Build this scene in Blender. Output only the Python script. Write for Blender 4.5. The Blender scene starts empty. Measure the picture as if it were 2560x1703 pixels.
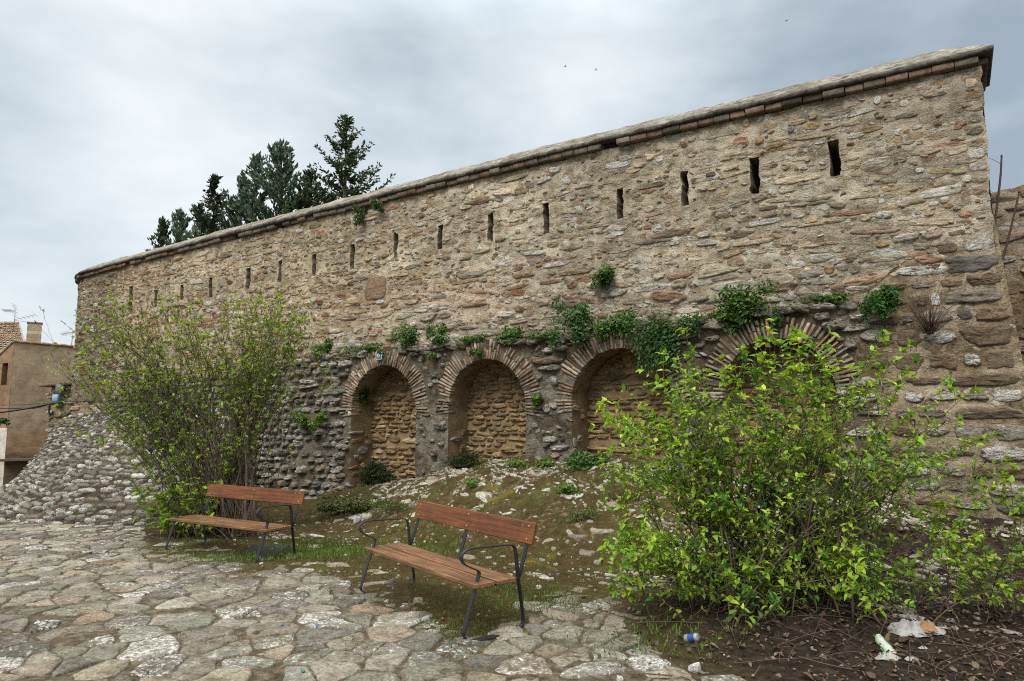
import bpy, math, random
import numpy as np
from mathutils import Vector, Matrix
from mathutils.geometry import delaunay_2d_cdt

random.seed(7)
RNG = np.random.default_rng(7)
C = bpy.context.scene.collection
S = bpy.context.scene

# ------------------------------------------------------------------ camera, sky, light, exposure
EYE = 1.78
TILT = 0.1076
FPX = 1707.0
cam_d = bpy.data.cameras.new('camera')
cam_d.sensor_width = 36.0
cam_d.lens = FPX * 36.0 / 2560.0
cam_d.clip_end = 3000.0
cam_d.clip_start = 0.05
cam = bpy.data.objects.new('camera', cam_d)
cam.location = (0, 0, EYE)
cam.rotation_euler = (math.radians(90) + TILT, 0, 0)
C.objects.link(cam)
S.camera = cam

SUN_EL, SUN_AZ = 46.0, 206.0     # azimuth clockwise from +y (the viewing direction)
w = bpy.data.worlds.new('World')
S.world = w
w.use_nodes = True
NT = w.node_tree
NT.nodes.clear()


def nd(nt, typ, **kw):
    n = nt.nodes.new(typ)
    for k, v in kw.items():
        setattr(n, k, v)
    return n


def setin(n, **kw):
    for k, v in kw.items():
        k = k.replace('_', ' ')
        n.inputs[k].default_value = v
    return n


def ramp(nt, src, stops, interp='LINEAR'):
    r = nd(nt, 'ShaderNodeValToRGB')
    r.color_ramp.interpolation = interp
    e = r.color_ramp.elements
    while len(e) > 1:
        e.remove(e[-1])
    e[0].position = stops[0][0]
    e[0].color = tuple(stops[0][1]) + ((1,) if len(stops[0][1]) == 3 else ())
    for p, c in stops[1:]:
        x = e.new(p)
        x.color = tuple(c) + ((1,) if len(c) == 3 else ())
    nt.links.new(src, r.inputs[0])
    return r


def mixc(nt, fac, a, b, mode='MIX'):
    m = nd(nt, 'ShaderNodeMix', data_type='RGBA', blend_type=mode)
    for sock, v in ((m.inputs[0], fac), (m.inputs[6], a), (m.inputs[7], b)):
        if isinstance(v, bpy.types.NodeSocket):
            nt.links.new(v, sock)
        elif isinstance(v, (int, float)):
            sock.default_value = v
        else:
            sock.default_value = tuple(v) + ((1,) if len(v) == 3 else ())
    return m.outputs[2]


def math_(nt, op, a, b=None, c=None, clamp=False):
    m = nd(nt, 'ShaderNodeMath', operation=op, use_clamp=clamp)
    for i, v in enumerate((a, b, c)):
        if v is None:
            continue
        if isinstance(v, bpy.types.NodeSocket):
            nt.links.new(v, m.inputs[i])
        else:
            m.inputs[i].default_value = v
    return m.outputs[0]


def noise(nt, vec, scale, detail=4, rough=0.55, dist=0.0):
    n = nd(nt, 'ShaderNodeTexNoise')
    n.inputs['Scale'].default_value = scale
    n.inputs['Detail'].default_value = detail
    n.inputs['Roughness'].default_value = rough
    n.inputs['Distortion'].default_value = dist
    if vec is not None:
        nt.links.new(vec, n.inputs['Vector'])
    return n.outputs['Fac']


def build_sky():
    nt = NT
    tc = nd(nt, 'ShaderNodeTexCoord')
    sky = nd(nt, 'ShaderNodeTexSky', sky_type='NISHITA')
    sky.sun_disc = False
    sky.sun_elevation = math.radians(SUN_EL)
    sky.sun_rotation = math.radians(SUN_AZ)
    sky.air_density = 1.0
    sky.dust_density = 2.0
    d = tc.outputs['Generated']
    mp = nd(nt, 'ShaderNodeMapping')
    mp.inputs['Scale'].default_value = (1.0, 1.0, 2.2)
    mp.inputs['Location'].default_value = (0.35, 0.1, 0.2)
    nt.links.new(d, mp.inputs['Vector'])
    n1 = noise(nt, mp.outputs[0], 2.2, 4, 0.5, 0.2)
    n2 = noise(nt, mp.outputs[0], 6.0, 5, 0.52, 0.2)

    def lobe(px, py, k, amp):
        a = (px - 1280.0) / FPX
        b = -(py - 851.5) / FPX
        c, s = math.cos(TILT), math.sin(TILT)
        v = Vector((a, c - b * s, s + b * c)).normalized()
        dp = nd(nt, 'ShaderNodeVectorMath', operation='DOT_PRODUCT')
        nt.links.new(d, dp.inputs[0])
        dp.inputs[1].default_value = v
        e = math_(nt, 'MULTIPLY', math_(nt, 'SUBTRACT', dp.outputs['Value'], 1.0), k)
        return math_(nt, 'MULTIPLY', math_(nt, 'POWER', 2.718, e), amp)
    t = math_(nt, 'ADD', math_(nt, 'MULTIPLY', n1, 0.80), math_(nt, 'MULTIPLY', n2, 0.42))
    for L in ((330, 250, 28, 0.20), (1480, 140, 45, 0.17), (560, 420, 60, 0.08), (120, 820, 60, 0.02), (1120, 290, 45, -0.14), (2100, 200, 40, -0.09), (250, 520, 45, -0.09), (300, 200, 30, 0.05),
              (2540, 300, 14, -0.17), (1950, 60, 50, -0.12), (100, 520, 40, -0.13), (700, 60, 90, -0.05), (1000, 60, 60, -0.02), (60, 60, 60, -0.05)):
        t = math_(nt, 'ADD', t, lobe(*L))
    cl = ramp(nt, t, [(0.30, (2.2, 2.62, 3.05)), (0.44, (2.95, 3.42, 3.8)), (0.60, (4.0, 4.45, 4.75)), (0.84, (5.6, 5.85, 5.98))])
    # the overcast dome is brighter overhead than near the horizon
    sp = nd(nt, 'ShaderNodeSeparateXYZ')
    nt.links.new(d, sp.inputs[0])
    zr = nd(nt, 'ShaderNodeMapRange')
    zr.inputs[1].default_value = 0.5
    zr.inputs[2].default_value = 1.0
    zr.inputs[3].default_value = 1.0
    zr.inputs[4].default_value = 4.2
    nt.links.new(sp.outputs[2], zr.inputs[0])
    wz = nd(nt, 'ShaderNodeMapRange')
    wz.inputs[1].default_value = 0.52
    wz.inputs[2].default_value = 0.85
    nt.links.new(sp.outputs[2], wz.inputs[0])
    wc = mixc(nt, wz.outputs[0], (1, 1, 1), (1.10, 1.0, 0.88))
    clz = mixc(nt, 1.0, cl.outputs[0], wc, 'MULTIPLY')
    vm = nd(nt, 'ShaderNodeVectorMath', operation='SCALE')
    nt.links.new(clz, vm.inputs[0])
    nt.links.new(zr.outputs[0], vm.inputs['Scale'])
    mx = mixc(nt, 0.9, sky.outputs[0], vm.outputs[0])
    bg = nd(nt, 'ShaderNodeBackground')
    bg.inputs['Strength'].default_value = 0.1
    nt.links.new(mx, bg.inputs['Color'])
    out = nd(nt, 'ShaderNodeOutputWorld')
    nt.links.new(bg.outputs[0], out.inputs[0])


build_sky()
sun_d = bpy.data.lights.new('sun', 'SUN')
sun_d.energy = 1.5
sun_d.angle = math.radians(25)
sun_d.color = (1.0, 0.95, 0.87)
sun = bpy.data.objects.new('sun', sun_d)
_az, _el = math.radians(SUN_AZ), math.radians(SUN_EL)
_dir = Vector((math.sin(_az) * math.cos(_el), math.cos(_az) * math.cos(_el), math.sin(_el)))
sun.rotation_euler = _dir.to_track_quat('Z', 'Y').to_euler()
sun.location = (0, 0, 40)
C.objects.link(sun)
S.view_settings.view_transform = 'Standard'
S.view_settings.look = 'None'
S.view_settings.exposure = 0.79
S.view_settings.gamma = 1.0
S.render.filter_size = 1.1
S.cycles.pixel_filter_type = 'BLACKMAN_HARRIS'
S.cycles.filter_width = 1.1
S.cycles.use_denoising = False

# ------------------------------------------------------------------ helpers
WA = math.radians(57.4)
TV = np.array([-math.sin(WA), math.cos(WA), 0.0])     # along the wall, to the left
NA = np.array([math.cos(WA), math.sin(WA), 0.0])      # away from the camera, across the wall
NO = -NA                                              # outward normal of the wall face
D = 11.0


def ray(x, y):
    a = (x - 1280.0) / FPX
    b = -(y - 851.5) / FPX
    c, s = math.cos(TILT), math.sin(TILT)
    return np.array([a, c - b * s, s + b * c])


def gnd(x, y, z=0.0):
    r = ray(x, y)
    return r[:2] * ((z - EYE) / r[2])


def at(x, y, d):
    r = ray(x, y)
    return r * (d / r[1]) + np.array([0, 0, EYE])


def proj(P):
    P = np.asarray(P, float)
    x, y, z = P[..., 0], P[..., 1], P[..., 2] - EYE
    c, s = math.cos(TILT), math.sin(TILT)
    d = y * c + z * s
    d = np.where(d < 0.05, 0.05, d)
    return 1280 + FPX * x / d, 851.5 - FPX * (-y * s + z * c) / d


def wp(s, o, z):
    s, o, z = np.broadcast_arrays(np.asarray(s, float), np.asarray(o, float), np.asarray(z, float))
    P = s[..., None] * TV + (D - o)[..., None] * NA
    P[..., 2] += z
    return P


def wallhit(x, y, o=0.0):
    r = ray(x, y)
    P = r * ((D - o) / (r @ NA))
    return float(P @ TV), float(P[2] + EYE)


def _hash(i, j, k, seed):
    h = (i * 374761393 + j * 668265263 + k * 1442695041 + seed * 974634777) & 0xFFFFFFFF
    h = ((h ^ (h >> 13)) * 1274126177) & 0xFFFFFFFF
    h = ((h ^ (h >> 16)) * 2246822519) & 0xFFFFFFFF
    h = h ^ (h >> 15)
    return (h & 0xFFFFFF) / float(0x7FFFFF) - 1.0


def nz(P, sc, seed=0):
    p = np.asarray(P, float) * np.asarray(sc, float)
    i = np.floor(p).astype(np.int64)
    f = p - i
    u = f * f * (3 - 2 * f)
    r = 0
    for dx in (0, 1):
        wx = u[..., 0] if dx else 1 - u[..., 0]
        for dy in (0, 1):
            wy = u[..., 1] if dy else 1 - u[..., 1]
            for dz in (0, 1):
                wz = u[..., 2] if dz else 1 - u[..., 2]
                r = r + wx * wy * wz * _hash(i[..., 0] + dx, i[..., 1] + dy, i[..., 2] + dz, seed)
    return r


def fbm(P, sc, oct=4, seed=0, g=0.5):
    a, r, t = 1.0, 0.0, 0.0
    sc = np.asarray(sc, float)
    for k in range(oct):
        r = r + a * nz(P, sc * 2 ** k, seed + 17 * k)
        t += a
        a *= g
    return r / t


class MB:
    """collects vertices, faces, a tint per vertex and a material slot per face"""

    def __init__(self):
        self.V, self.F, self.T, self.n = [], [], [], 0

    def add(self, V, faces, tint=(1, 1, 1, 0), mat=0):
        V = np.asarray(V, float).reshape(-1, 3)
        t = np.asarray(tint, float)
        if t.ndim == 1:
            t = np.tile(t, (len(V), 1))
        self.V.append(V)
        self.T.append(t)
        if not isinstance(faces, list):
            faces = [faces]
        for f in faces:
            f = np.asarray(f, np.int64)
            if f.size:
                self.F.append((f + self.n, mat))
        self.n += len(V)

    def build(self, name, mats, parent=None, smooth=True):
        V = np.concatenate(self.V).astype(np.float32)
        T = np.concatenate(self.T).astype(np.float32)
        me = bpy.data.meshes.new(name)
        me.vertices.add(len(V))
        me.vertices.foreach_set('co', V.ravel())
        idx = np.concatenate([f.ravel() for f, m in self.F])
        tot = np.concatenate([np.full(len(f), f.shape[1]) for f, m in self.F])
        mi = np.concatenate([np.full(len(f), m) for f, m in self.F])
        st = np.concatenate([[0], np.cumsum(tot)[:-1]])
        me.loops.add(len(idx))
        me.loops.foreach_set('vertex_index', idx.astype(np.int32))
        me.polygons.add(len(tot))
        me.polygons.foreach_set('loop_start', st.astype(np.int32))
        me.polygons.foreach_set('loop_total', tot.astype(np.int32))
        me.polygons.foreach_set('material_index', mi.astype(np.int32))
        me.update(calc_edges=True)
        me.polygons.foreach_set('use_smooth', np.full(len(tot), bool(smooth)))
        a = me.attributes.new('tint', 'FLOAT_COLOR', 'POINT')
        a.data.foreach_set('color', T.ravel())
        if not isinstance(mats, (list, tuple)):
            mats = [mats]
        for m in mats:
            me.materials.append(m)
        me.validate()
        o = bpy.data.objects.new(name, me)
        C.objects.link(o)
        if parent is not None:
            o.parent = parent
            o.matrix_parent_inverse = Matrix.Translation(parent.location).inverted() @ Matrix.Identity(4) \
                if parent.rotation_euler.z == 0 else Matrix.Identity(4)
        return o


def tag(o, label=None, cat=None, group=None, kind=None):
    if label:
        o['label'] = label
    if cat:
        o['category'] = cat
    if group:
        o['group'] = group
    if kind:
        o['kind'] = kind
    return o


def empty(name, loc, label, cat, group=None, rz=0.0):
    o = bpy.data.objects.new(name, None)
    o.location = tuple(float(v) for v in loc)
    o.rotation_euler = (0, 0, rz)
    o.empty_display_size = 0.2
    C.objects.link(o)
    return tag(o, label, cat, group)


BOXF = np.array([[0, 3, 2, 1], [4, 5, 6, 7], [0, 1, 5, 4], [1, 2, 6, 5], [2, 3, 7, 6], [3, 0, 4, 7]])


def box(mb, c, ax, ay, az, tint=(1, 1, 1, 0), mat=0, jit=0.0, bev=0.0):
    """box from a centre and three half-extent vectors, with an optional chamfer of the four long edges"""
    c, ax, ay, az = (np.asarray(v, float) for v in (c, ax, ay, az))
    if bev > 0:
        la, lz = np.linalg.norm(ay), np.linalg.norm(az)
        by, bz = bev / la, bev / lz
        prof = [(-1, -1 + bz), (-1, 1 - bz), (-1 + by, 1), (1 - by, 1), (1, 1 - bz), (1, -1 + bz), (1 - by, -1), (-1 + by, -1)]
        bx = bev / np.linalg.norm(ax)
        V = []
        for x, k in ((-1, 0.0), (-1 + bx, 1.0), (1 - bx, 1.0), (1, 0.0)):
            for y, z in prof:
                sy = y * (1 if k else (1 - by * 0.9))
                sz = z * (1 if k else (1 - bz * 0.9))
                V.append(c + ax * x + ay * sy + az * sz)
        V = np.array(V)
        F = []
        for r in range(3):
            for i in range(8):
                j = (i + 1) % 8
                F.append((r * 8 + i, r * 8 + j, (r + 1) * 8 + j, (r + 1) * 8 + i))
        if jit:
            V = V + RNG.normal(0, jit, V.shape)
        mb.add(V, [np.array(F), np.array([[7, 6, 5, 4, 3, 2, 1, 0]]), np.array([[24, 25, 26, 27, 28, 29, 30, 31]])], tint, mat)
        return
    V = np.array([c - ax - ay - az, c + ax - ay - az, c + ax + ay - az, c - ax + ay - az,
                  c - ax - ay + az, c + ax - ay + az, c + ax + ay + az, c - ax + ay + az])
    if jit:
        V = V + RNG.normal(0, jit, V.shape)
    mb.add(V, BOXF, tint, mat)


def abox(mb, x0, x1, y0, y1, z0, z1, tint=(1, 1, 1, 0), mat=0, bev=0.0):
    box(mb, ((x0 + x1) / 2, (y0 + y1) / 2, (z0 + z1) / 2), ((x1 - x0) / 2, 0, 0), (0, (y1 - y0) / 2, 0), (0, 0, (z1 - z0) / 2), tint, mat, 0, bev)


def gridf(nu, nv, flip=False):
    i = np.arange(nu - 1)[:, None] * nv + np.arange(nv - 1)[None, :]
    f = np.stack([i, i + nv, i + nv + 1, i + 1], -1).reshape(-1, 4)
    return f[:, ::-1] if flip else f


def tube(mb, P, R, sides=6, tint=(1, 1, 1, 0), mat=0, cap=True):
    P = np.asarray(P, float)
    n = len(P)
    R = np.broadcast_to(np.asarray(R, float), (n,))
    T = np.gradient(P, axis=0)
    T /= np.linalg.norm(T, axis=1)[:, None] + 1e-9
    up = np.array([0, 0, 1.0]) if abs(T[:, 2]).mean() < 0.9 else np.array([1.0, 0, 0])
    A = np.cross(T, up)
    A /= np.linalg.norm(A, axis=1)[:, None] + 1e-9
    B = np.cross(T, A)
    th = np.arange(sides) / sides * 2 * math.pi
    V = P[:, None, :] + R[:, None, None] * (np.cos(th)[None, :, None] * A[:, None, :] + np.sin(th)[None, :, None] * B[:, None, :])
    i = np.arange(n - 1)[:, None] * sides + np.arange(sides)[None, :]
    j = np.arange(n - 1)[:, None] * sides + (np.arange(sides)[None, :] + 1) % sides
    F = [np.stack([i, j, j + sides, i + sides], -1).reshape(-1, 4)]
    if cap:
        F.append(np.arange(sides)[None, ::-1])
        F.append((np.arange(sides) + (n - 1) * sides)[None, :])
    mb.add(V.reshape(-1, 3), F, tint, mat)


def unit(v):
    v = np.asarray(v, float)
    return v / (np.linalg.norm(v) + 1e-12)


# ------------------------------------------------------------------ materials
def mat_base(name, rough=0.9, spec=0.25):
    m = bpy.data.materials.new(name)
    m.use_nodes = True
    nt = m.node_tree
    nt.nodes.clear()
    out = nd(nt, 'ShaderNodeOutputMaterial')
    b = nd(nt, 'ShaderNodeBsdfPrincipled')
    b.inputs['Roughness'].default_value = rough
    b.inputs['Specular IOR Level'].default_value = spec
    nt.links.new(b.outputs[0], out.inputs[0])
    tc = nd(nt, 'ShaderNodeTexCoord')
    return m, nt, b, tc.outputs['Object'], out


def scaled(nt, vec, sc):
    mp = nd(nt, 'ShaderNodeMapping')
    mp.inputs['Scale'].default_value = sc
    nt.links.new(vec, mp.inputs['Vector'])
    return mp.outputs[0]


def bump(nt, b, h, strength=0.5, dist=0.02):
    n = nd(nt, 'ShaderNodeBump')
    n.inputs['Strength'].default_value = strength
    n.inputs['Distance'].default_value = dist
    nt.links.new(h, n.inputs['Height'])
    nt.links.new(n.outputs[0], b.inputs['Normal'])


def attr(nt, name='tint'):
    a = nd(nt, 'ShaderNodeAttribute')
    a.attribute_name = name
    return a


def mat_stone(name, strata=3.0, white=(0.62, 0.60, 0.56), dark=0.45, bd=0.03, bs=0.8, moss=0.0, sc=1.0, lw=0.6):
    """natural stone: the tint of each stone, strata, white lichen where alpha allows it, dark weathering"""
    m, nt, b, co, out = mat_base(name, 0.92, 0.2)
    a = attr(nt)
    st = scaled(nt, co, (sc, sc, strata * sc))
    n1 = noise(nt, st, 7.0, 6, 0.62, 0.6)
    n2 = noise(nt, st, 34.0, 6, 0.65, 0.4)
    n3 = noise(nt, co, 2.3, 4, 0.6)
    v = nd(nt, 'ShaderNodeTexVoronoi', feature='DISTANCE_TO_EDGE')
    v.inputs['Scale'].default_value = 16.0 * sc
    nt.links.new(mixc(nt, 0.12, st, nd(nt, 'ShaderNodeTexNoise').outputs['Color'], 'ADD'), v.inputs['Vector'])
    shade = ramp(nt, n2, [(0.30, (dark, dark * .96, dark * .9)), (0.47, (0.9, 0.9, 0.9)), (0.72, (1.3, 1.28, 1.24))])
    c = mixc(nt, 1.0, a.outputs['Color'], shade.outputs[0], 'MULTIPLY')
    sh2 = ramp(nt, n1, [(0.32, (0.62, 0.58, 0.52)), (0.5, (1, 1, 1)), (0.7, (1.18, 1.17, 1.14))])
    c = mixc(nt, 1.0, c, sh2.outputs[0], 'MULTIPLY')
    # white lichen / quartz crust, more of it where the stone's alpha is high
    thr = math_(nt, 'SUBTRACT', 0.86, math_(nt, 'MULTIPLY', a.outputs['Alpha'], 0.46))
    lich = math_(nt, 'ADD', math_(nt, 'MULTIPLY', n1, lw), math_(nt, 'MULTIPLY', n2, 1 - lw))
    wm = math_(nt, 'MULTIPLY', math_(nt, 'SUBTRACT', lich, thr), 14.0, clamp=True)
    crack = ramp(nt, v.outputs['Distance'], [(0.0, (0.5, 0.47, 0.42)), (0.10, (1, 1, 1))])
    wc = mixc(nt, 1.0, white, crack.outputs[0], 'MULTIPLY')
    wc = mixc(nt, 0.6, wc, shade.outputs[0], 'MULTIPLY')
    c = mixc(nt, wm, c, wc)
    grime = ramp(nt, n3, [(0.36, (0.60, 0.57, 0.53)), (0.52, (1, 1, 1))])
    c = mixc(nt, 0.7, c, grime.outputs[0], 'MULTIPLY')
    if moss > 0:
        n4 = noise(nt, co, 5.0, 5, 0.65, 0.3)
        geo = nd(nt, 'ShaderNodeNewGeometry')
        sp = nd(nt, 'ShaderNodeSeparateXYZ')
        nt.links.new(geo.outputs['Normal'], sp.inputs[0])
        mm = math_(nt, 'ADD', math_(nt, 'MULTIPLY', sp.outputs[2], 0.12), n4)
        mm = math_(nt, 'MULTIPLY', math_(nt, 'SUBTRACT', mm, 0.74 - 0.2 * moss), 9.0, clamp=True)
        mc = ramp(nt, n2, [(0.35, (0.028, 0.022, 0.010)), (0.55, (0.07, 0.055, 0.02)), (0.7, (0.11, 0.11, 0.03))])
        c = mixc(nt, mm, c, mc.outputs[0])
    nt.links.new(c, b.inputs['Base Color'])
    h = math_(nt, 'ADD', math_(nt, 'MULTIPLY', n1, 0.8), math_(nt, 'MULTIPLY', n2, 0.5))
    bump(nt, b, h, bs, bd)
    return m


def mat_noisy(name, stops, sc=6.0, detail=8, rough=0.9, bd=0.01, bs=0.6, fine=60.0, zs=1.0, tinted=False, big=None, spec=0.2):
    m, nt, b, co, out = mat_base(name, rough, spec)
    st = scaled(nt, co, (1, 1, zs))
    n1 = noise(nt, st, sc, detail, 0.62, 0.3)
    n2 = noise(nt, st, fine, 4, 0.6)
    c = ramp(nt, n1, stops).outputs[0]
    f = ramp(nt, n2, [(0.3, (0.68, 0.67, 0.65)), (0.5, (1, 1, 1)), (0.75, (1.22, 1.22, 1.2))])
    c = mixc(nt, 1.0, c, f.outputs[0], 'MULTIPLY')
    if tinted:
        a = attr(nt)
        c = mixc(nt, 1.0, c, a.outputs['Color'], 'MULTIPLY')
    if big:
        n3 = noise(nt, co, big[0], 4, 0.6)
        g = ramp(nt, n3, [(0.38, big[1]), (0.56, (1, 1, 1))])
        c = mixc(nt, 1.0, c, g.outputs[0], 'MULTIPLY')
    nt.links.new(c, b.inputs['Base Color'])
    h = math_(nt, 'ADD', n1, math_(nt, 'MULTIPLY', n2, 0.35))
    bump(nt, b, h, bs, bd)
    return m


def mat_leaf(name, rough=0.55, trans=0.35, spec=0.25):
    m, nt, b, co, out = mat_base(name, rough, spec)
    a = attr(nt)
    n1 = noise(nt, co, 40.0, 3, 0.6)
    sh = ramp(nt, n1, [(0.3, (0.8, 0.82, 0.8)), (0.7, (1.15, 1.12, 1.1))])
    c = mixc(nt, 1.0, a.outputs['Color'], sh.outputs[0], 'MULTIPLY')
    nt.links.new(c, b.inputs['Base Color'])
    tr = nd(nt, 'ShaderNodeBsdfTranslucent')
    tcol = mixc(nt, 1.0, c, (1.25, 1.2, 0.6), 'MULTIPLY')
    nt.links.new(tcol, tr.inputs[0])
    mx = nd(nt, 'ShaderNodeMixShader')
    mx.inputs[0].default_value = trans
    nt.links.new(b.outputs[0], mx.inputs[1])
    nt.links.new(tr.outputs[0], mx.inputs[2])
    nt.links.new(mx.outputs[0], out.inputs[0])
    return m


def mat_plain(name, col, rough=0.5, spec=0.5, metal=0.0, tinted=False, nsc=30.0, var=0.12, bs=0.15):
    m, nt, b, co, out = mat_base(name, rough, spec)
    b.inputs['Metallic'].default_value = metal
    n1 = noise(nt, co, nsc, 5, 0.6)
    sh = ramp(nt, n1, [(0.3, (1 - var,) * 3), (0.7, (1 + var,) * 3)])
    if tinted:
        c = mixc(nt, 1.0, attr(nt).outputs['Color'], sh.outputs[0], 'MULTIPLY')
    else:
        c = mixc(nt, 1.0, col, sh.outputs[0], 'MULTIPLY')
    nt.links.new(c, b.inputs['Base Color'])
    r = ramp(nt, n1, [(0.3, (max(rough - .1, 0),) * 3), (0.7, (min(rough + .12, 1),) * 3)])
    nt.links.new(r.outputs[0], b.inputs['Roughness'])
    bump(nt, b, n1, bs, 0.003)
    return m


def mat_wood(name, c0, c1, c2, rough=0.5, worn=0.0):
    m, nt, b, co, out = mat_base(name, rough, 0.4)
    st = scaled(nt, co, (1.2, 22.0, 22.0))
    n1 = noise(nt, st, 1.6, 8, 0.65, 0.8)
    st2 = scaled(nt, co, (3.0, 160.0, 160.0))
    n2 = noise(nt, st2, 1.0, 4, 0.6, 0.2)
    c = ramp(nt, n1, [(0.30, c0), (0.5, c1), (0.72, c2)]).outputs[0]
    f = ramp(nt, n2, [(0.3, (0.7, 0.68, 0.66)), (0.55, (1.05, 1.05, 1.05))])
    c = mixc(nt, 0.8, c, f.outputs[0], 'MULTIPLY')
    n3 = noise(nt, co, 3.5, 5, 0.65, 0.5)
    g = ramp(nt, n3, [(0.35, (0.72, 0.70, 0.68)), (0.55, (1, 1, 1)), (0.75, (1.12, 1.12, 1.12))])
    c = mixc(nt, 1.0, c, g.outputs[0], 'MULTIPLY')
    if worn:
        # pale scratches and dried splashes with shapes of their own
        st3 = scaled(nt, co, (55.0, 3.0, 3.5))
        n4 = noise(nt, st3, 1.0, 3, 0.5)
        wmk = ramp(nt, n4, [(0.735, (0, 0, 0)), (0.76, (1, 1, 1))])
        c = mixc(nt, wmk.outputs[0], c, (0.5, 0.42, 0.34))
    nt.links.new(c, b.inputs['Base Color'])
    rr = ramp(nt, n1, [(0.3, (rough - .08,) * 3), (0.7, (rough + .12,) * 3)])
    nt.links.new(rr.outputs[0], b.inputs['Roughness'])
    bump(nt, b, math_(nt, 'ADD', n1, n2), 0.35, 0.003)
    return m


M = {}
M['stone'] = mat_stone('wall_stone', 2.6, dark=0.40, bd=0.05, bs=1.0, lw=0.45)
M['rubble'] = mat_stone('rubble_stone', 2.0, dark=0.36, bd=0.06, bs=1.0, moss=0.25, lw=0.5)
M['quoin'] = mat_stone('quoin_stone', 3.6, dark=0.42, bd=0.06, bs=1.0, lw=0.55)
M['pave'] = mat_stone('paving_stone', 1.0, white=(0.60, 0.59, 0.57), dark=0.36, bd=0.05, bs=1.0, moss=0.14, lw=0.38)
M['mortar'] = mat_noisy('lime_mortar', [(0.28, (0.17, 0.13, 0.085)), (0.45, (0.315, 0.25, 0.17)), (0.6, (0.39, 0.32, 0.225)), (0.78, (0.47, 0.40, 0.30))],
                        4.0, 9, 0.95, 0.03, 0.9, 70.0, 1.4, True, (0.8, (0.74, 0.73, 0.72)))
M['mortar_grey'] = mat_noisy('grey_mortar', [(0.3, (0.06, 0.05, 0.035)), (0.46, (0.17, 0.145, 0.11)), (0.62, (0.27, 0.24, 0.19)), (0.78, (0.34, 0.31, 0.26))],
                             5.0, 9, 0.95, 0.04, 1.0, 60.0, 1.3, True, (1.2, (0.55, 0.50, 0.42)))
M['mortar_ochre'] = mat_noisy('ochre_mortar', [(0.3, (0.15, 0.10, 0.055)), (0.5, (0.255, 0.18, 0.10)), (0.75, (0.34, 0.255, 0.155))],
                              4.0, 8, 0.95, 0.02, 0.8, 70.0, 1.5, True)
M['coping'] = mat_noisy('coping_concrete', [(0.28, (0.05, 0.045, 0.038)), (0.42, (0.16, 0.147, 0.125)), (0.6, (0.30, 0.28, 0.24)), (0.8, (0.42, 0.40, 0.36))],
                        9.0, 10, 0.95, 0.04, 1.0, 55.0, 1.0, True, (1.5, (0.6, 0.58, 0.55)))
M['brick'] = mat_noisy('old_brick', [(0.3, (0.55, 0.5, 0.46)), (0.5, (1, 1, 1)), (0.75, (1.25, 1.25, 1.22))], 14.0, 8, 0.92, 0.01, 0.7, 120.0, 1.0, True,
                       (3.0, (0.6, 0.58, 0.52)))
M['metal'] = mat_plain('black_painted_steel', (0.012, 0.013, 0.016), 0.42, 0.5, 0.0)
M['wood_back'] = mat_wood('varnished_wood', (0.062, 0.018, 0.006), (0.145, 0.046, 0.012), (0.21, 0.074, 0.019), 0.40, 1.0)
M['wood_seat'] = mat_wood('weathered_wood', (0.07, 0.032, 0.014), (0.175, 0.085, 0.037), (0.30, 0.165, 0.082), 0.5)
M['bolt'] = mat_plain('brass_bolt', (0.45, 0.36, 0.2), 0.4, 0.5, 0.6)
M['leaf'] = mat_leaf('lilac_leaf')
M['leaf_small'] = mat_leaf('wall_plant_leaf', 0.55, 0.25)
M['needle'] = mat_leaf('conifer_needles', 0.7, 0.12, 0.2)
M['bark'] = mat_noisy('bark', [(0.3, (0.05, 0.036, 0.026)), (0.5, (0.115, 0.085, 0.062)), (0.75, (0.2, 0.155, 0.115))], 20.0, 6, 0.9, 0.006, 0.8, 90.0, 0.3)
M['twig'] = mat_plain('dry_twig', (0.10, 0.065, 0.05), 0.85, 0.2)
M['bark_red'] = mat_plain('young_bark', (0.085, 0.045, 0.038), 0.7, 0.3)
M['seed'] = mat_plain('seed_head', (0.055, 0.034, 0.028), 0.9, 0.1)
M['plaster'] = mat_noisy('rough_plaster', [(0.28, (0.20, 0.155, 0.108)), (0.5, (0.315, 0.25, 0.178)), (0.75, (0.40, 0.33, 0.24))], 2.2, 9, 0.95, 0.03, 0.9, 25.0, 1.5, True,
                         (0.5, (0.78, 0.75, 0.72)))
M['tile'] = mat_noisy('roof_tile', [(0.3, (0.5, 0.47, 0.44)), (0.5, (1, 1, 1)), (0.75, (1.2, 1.2, 1.15))], 4.0, 7, 0.9, 0.01, 0.6, 60.0, 1.0, True)
M['grey_metal'] = mat_plain('grey_metal', (0.3, 0.31, 0.32), 0.5, 0.5, 0.3)
M['paint'] = mat_plain('coloured_plastic', (1, 1, 1), 0.45, 0.4, 0.0, True)
M['matt'] = mat_plain('matt_colour', (1, 1, 1), 0.9, 0.2, 0.0, True, 12.0, 0.2)
M['dead_leaf'] = mat_leaf('dead_leaf', 0.75, 0.08, 0.2)
M['grass'] = mat_leaf('grass_blade', 0.6, 0.25, 0.3)


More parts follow.
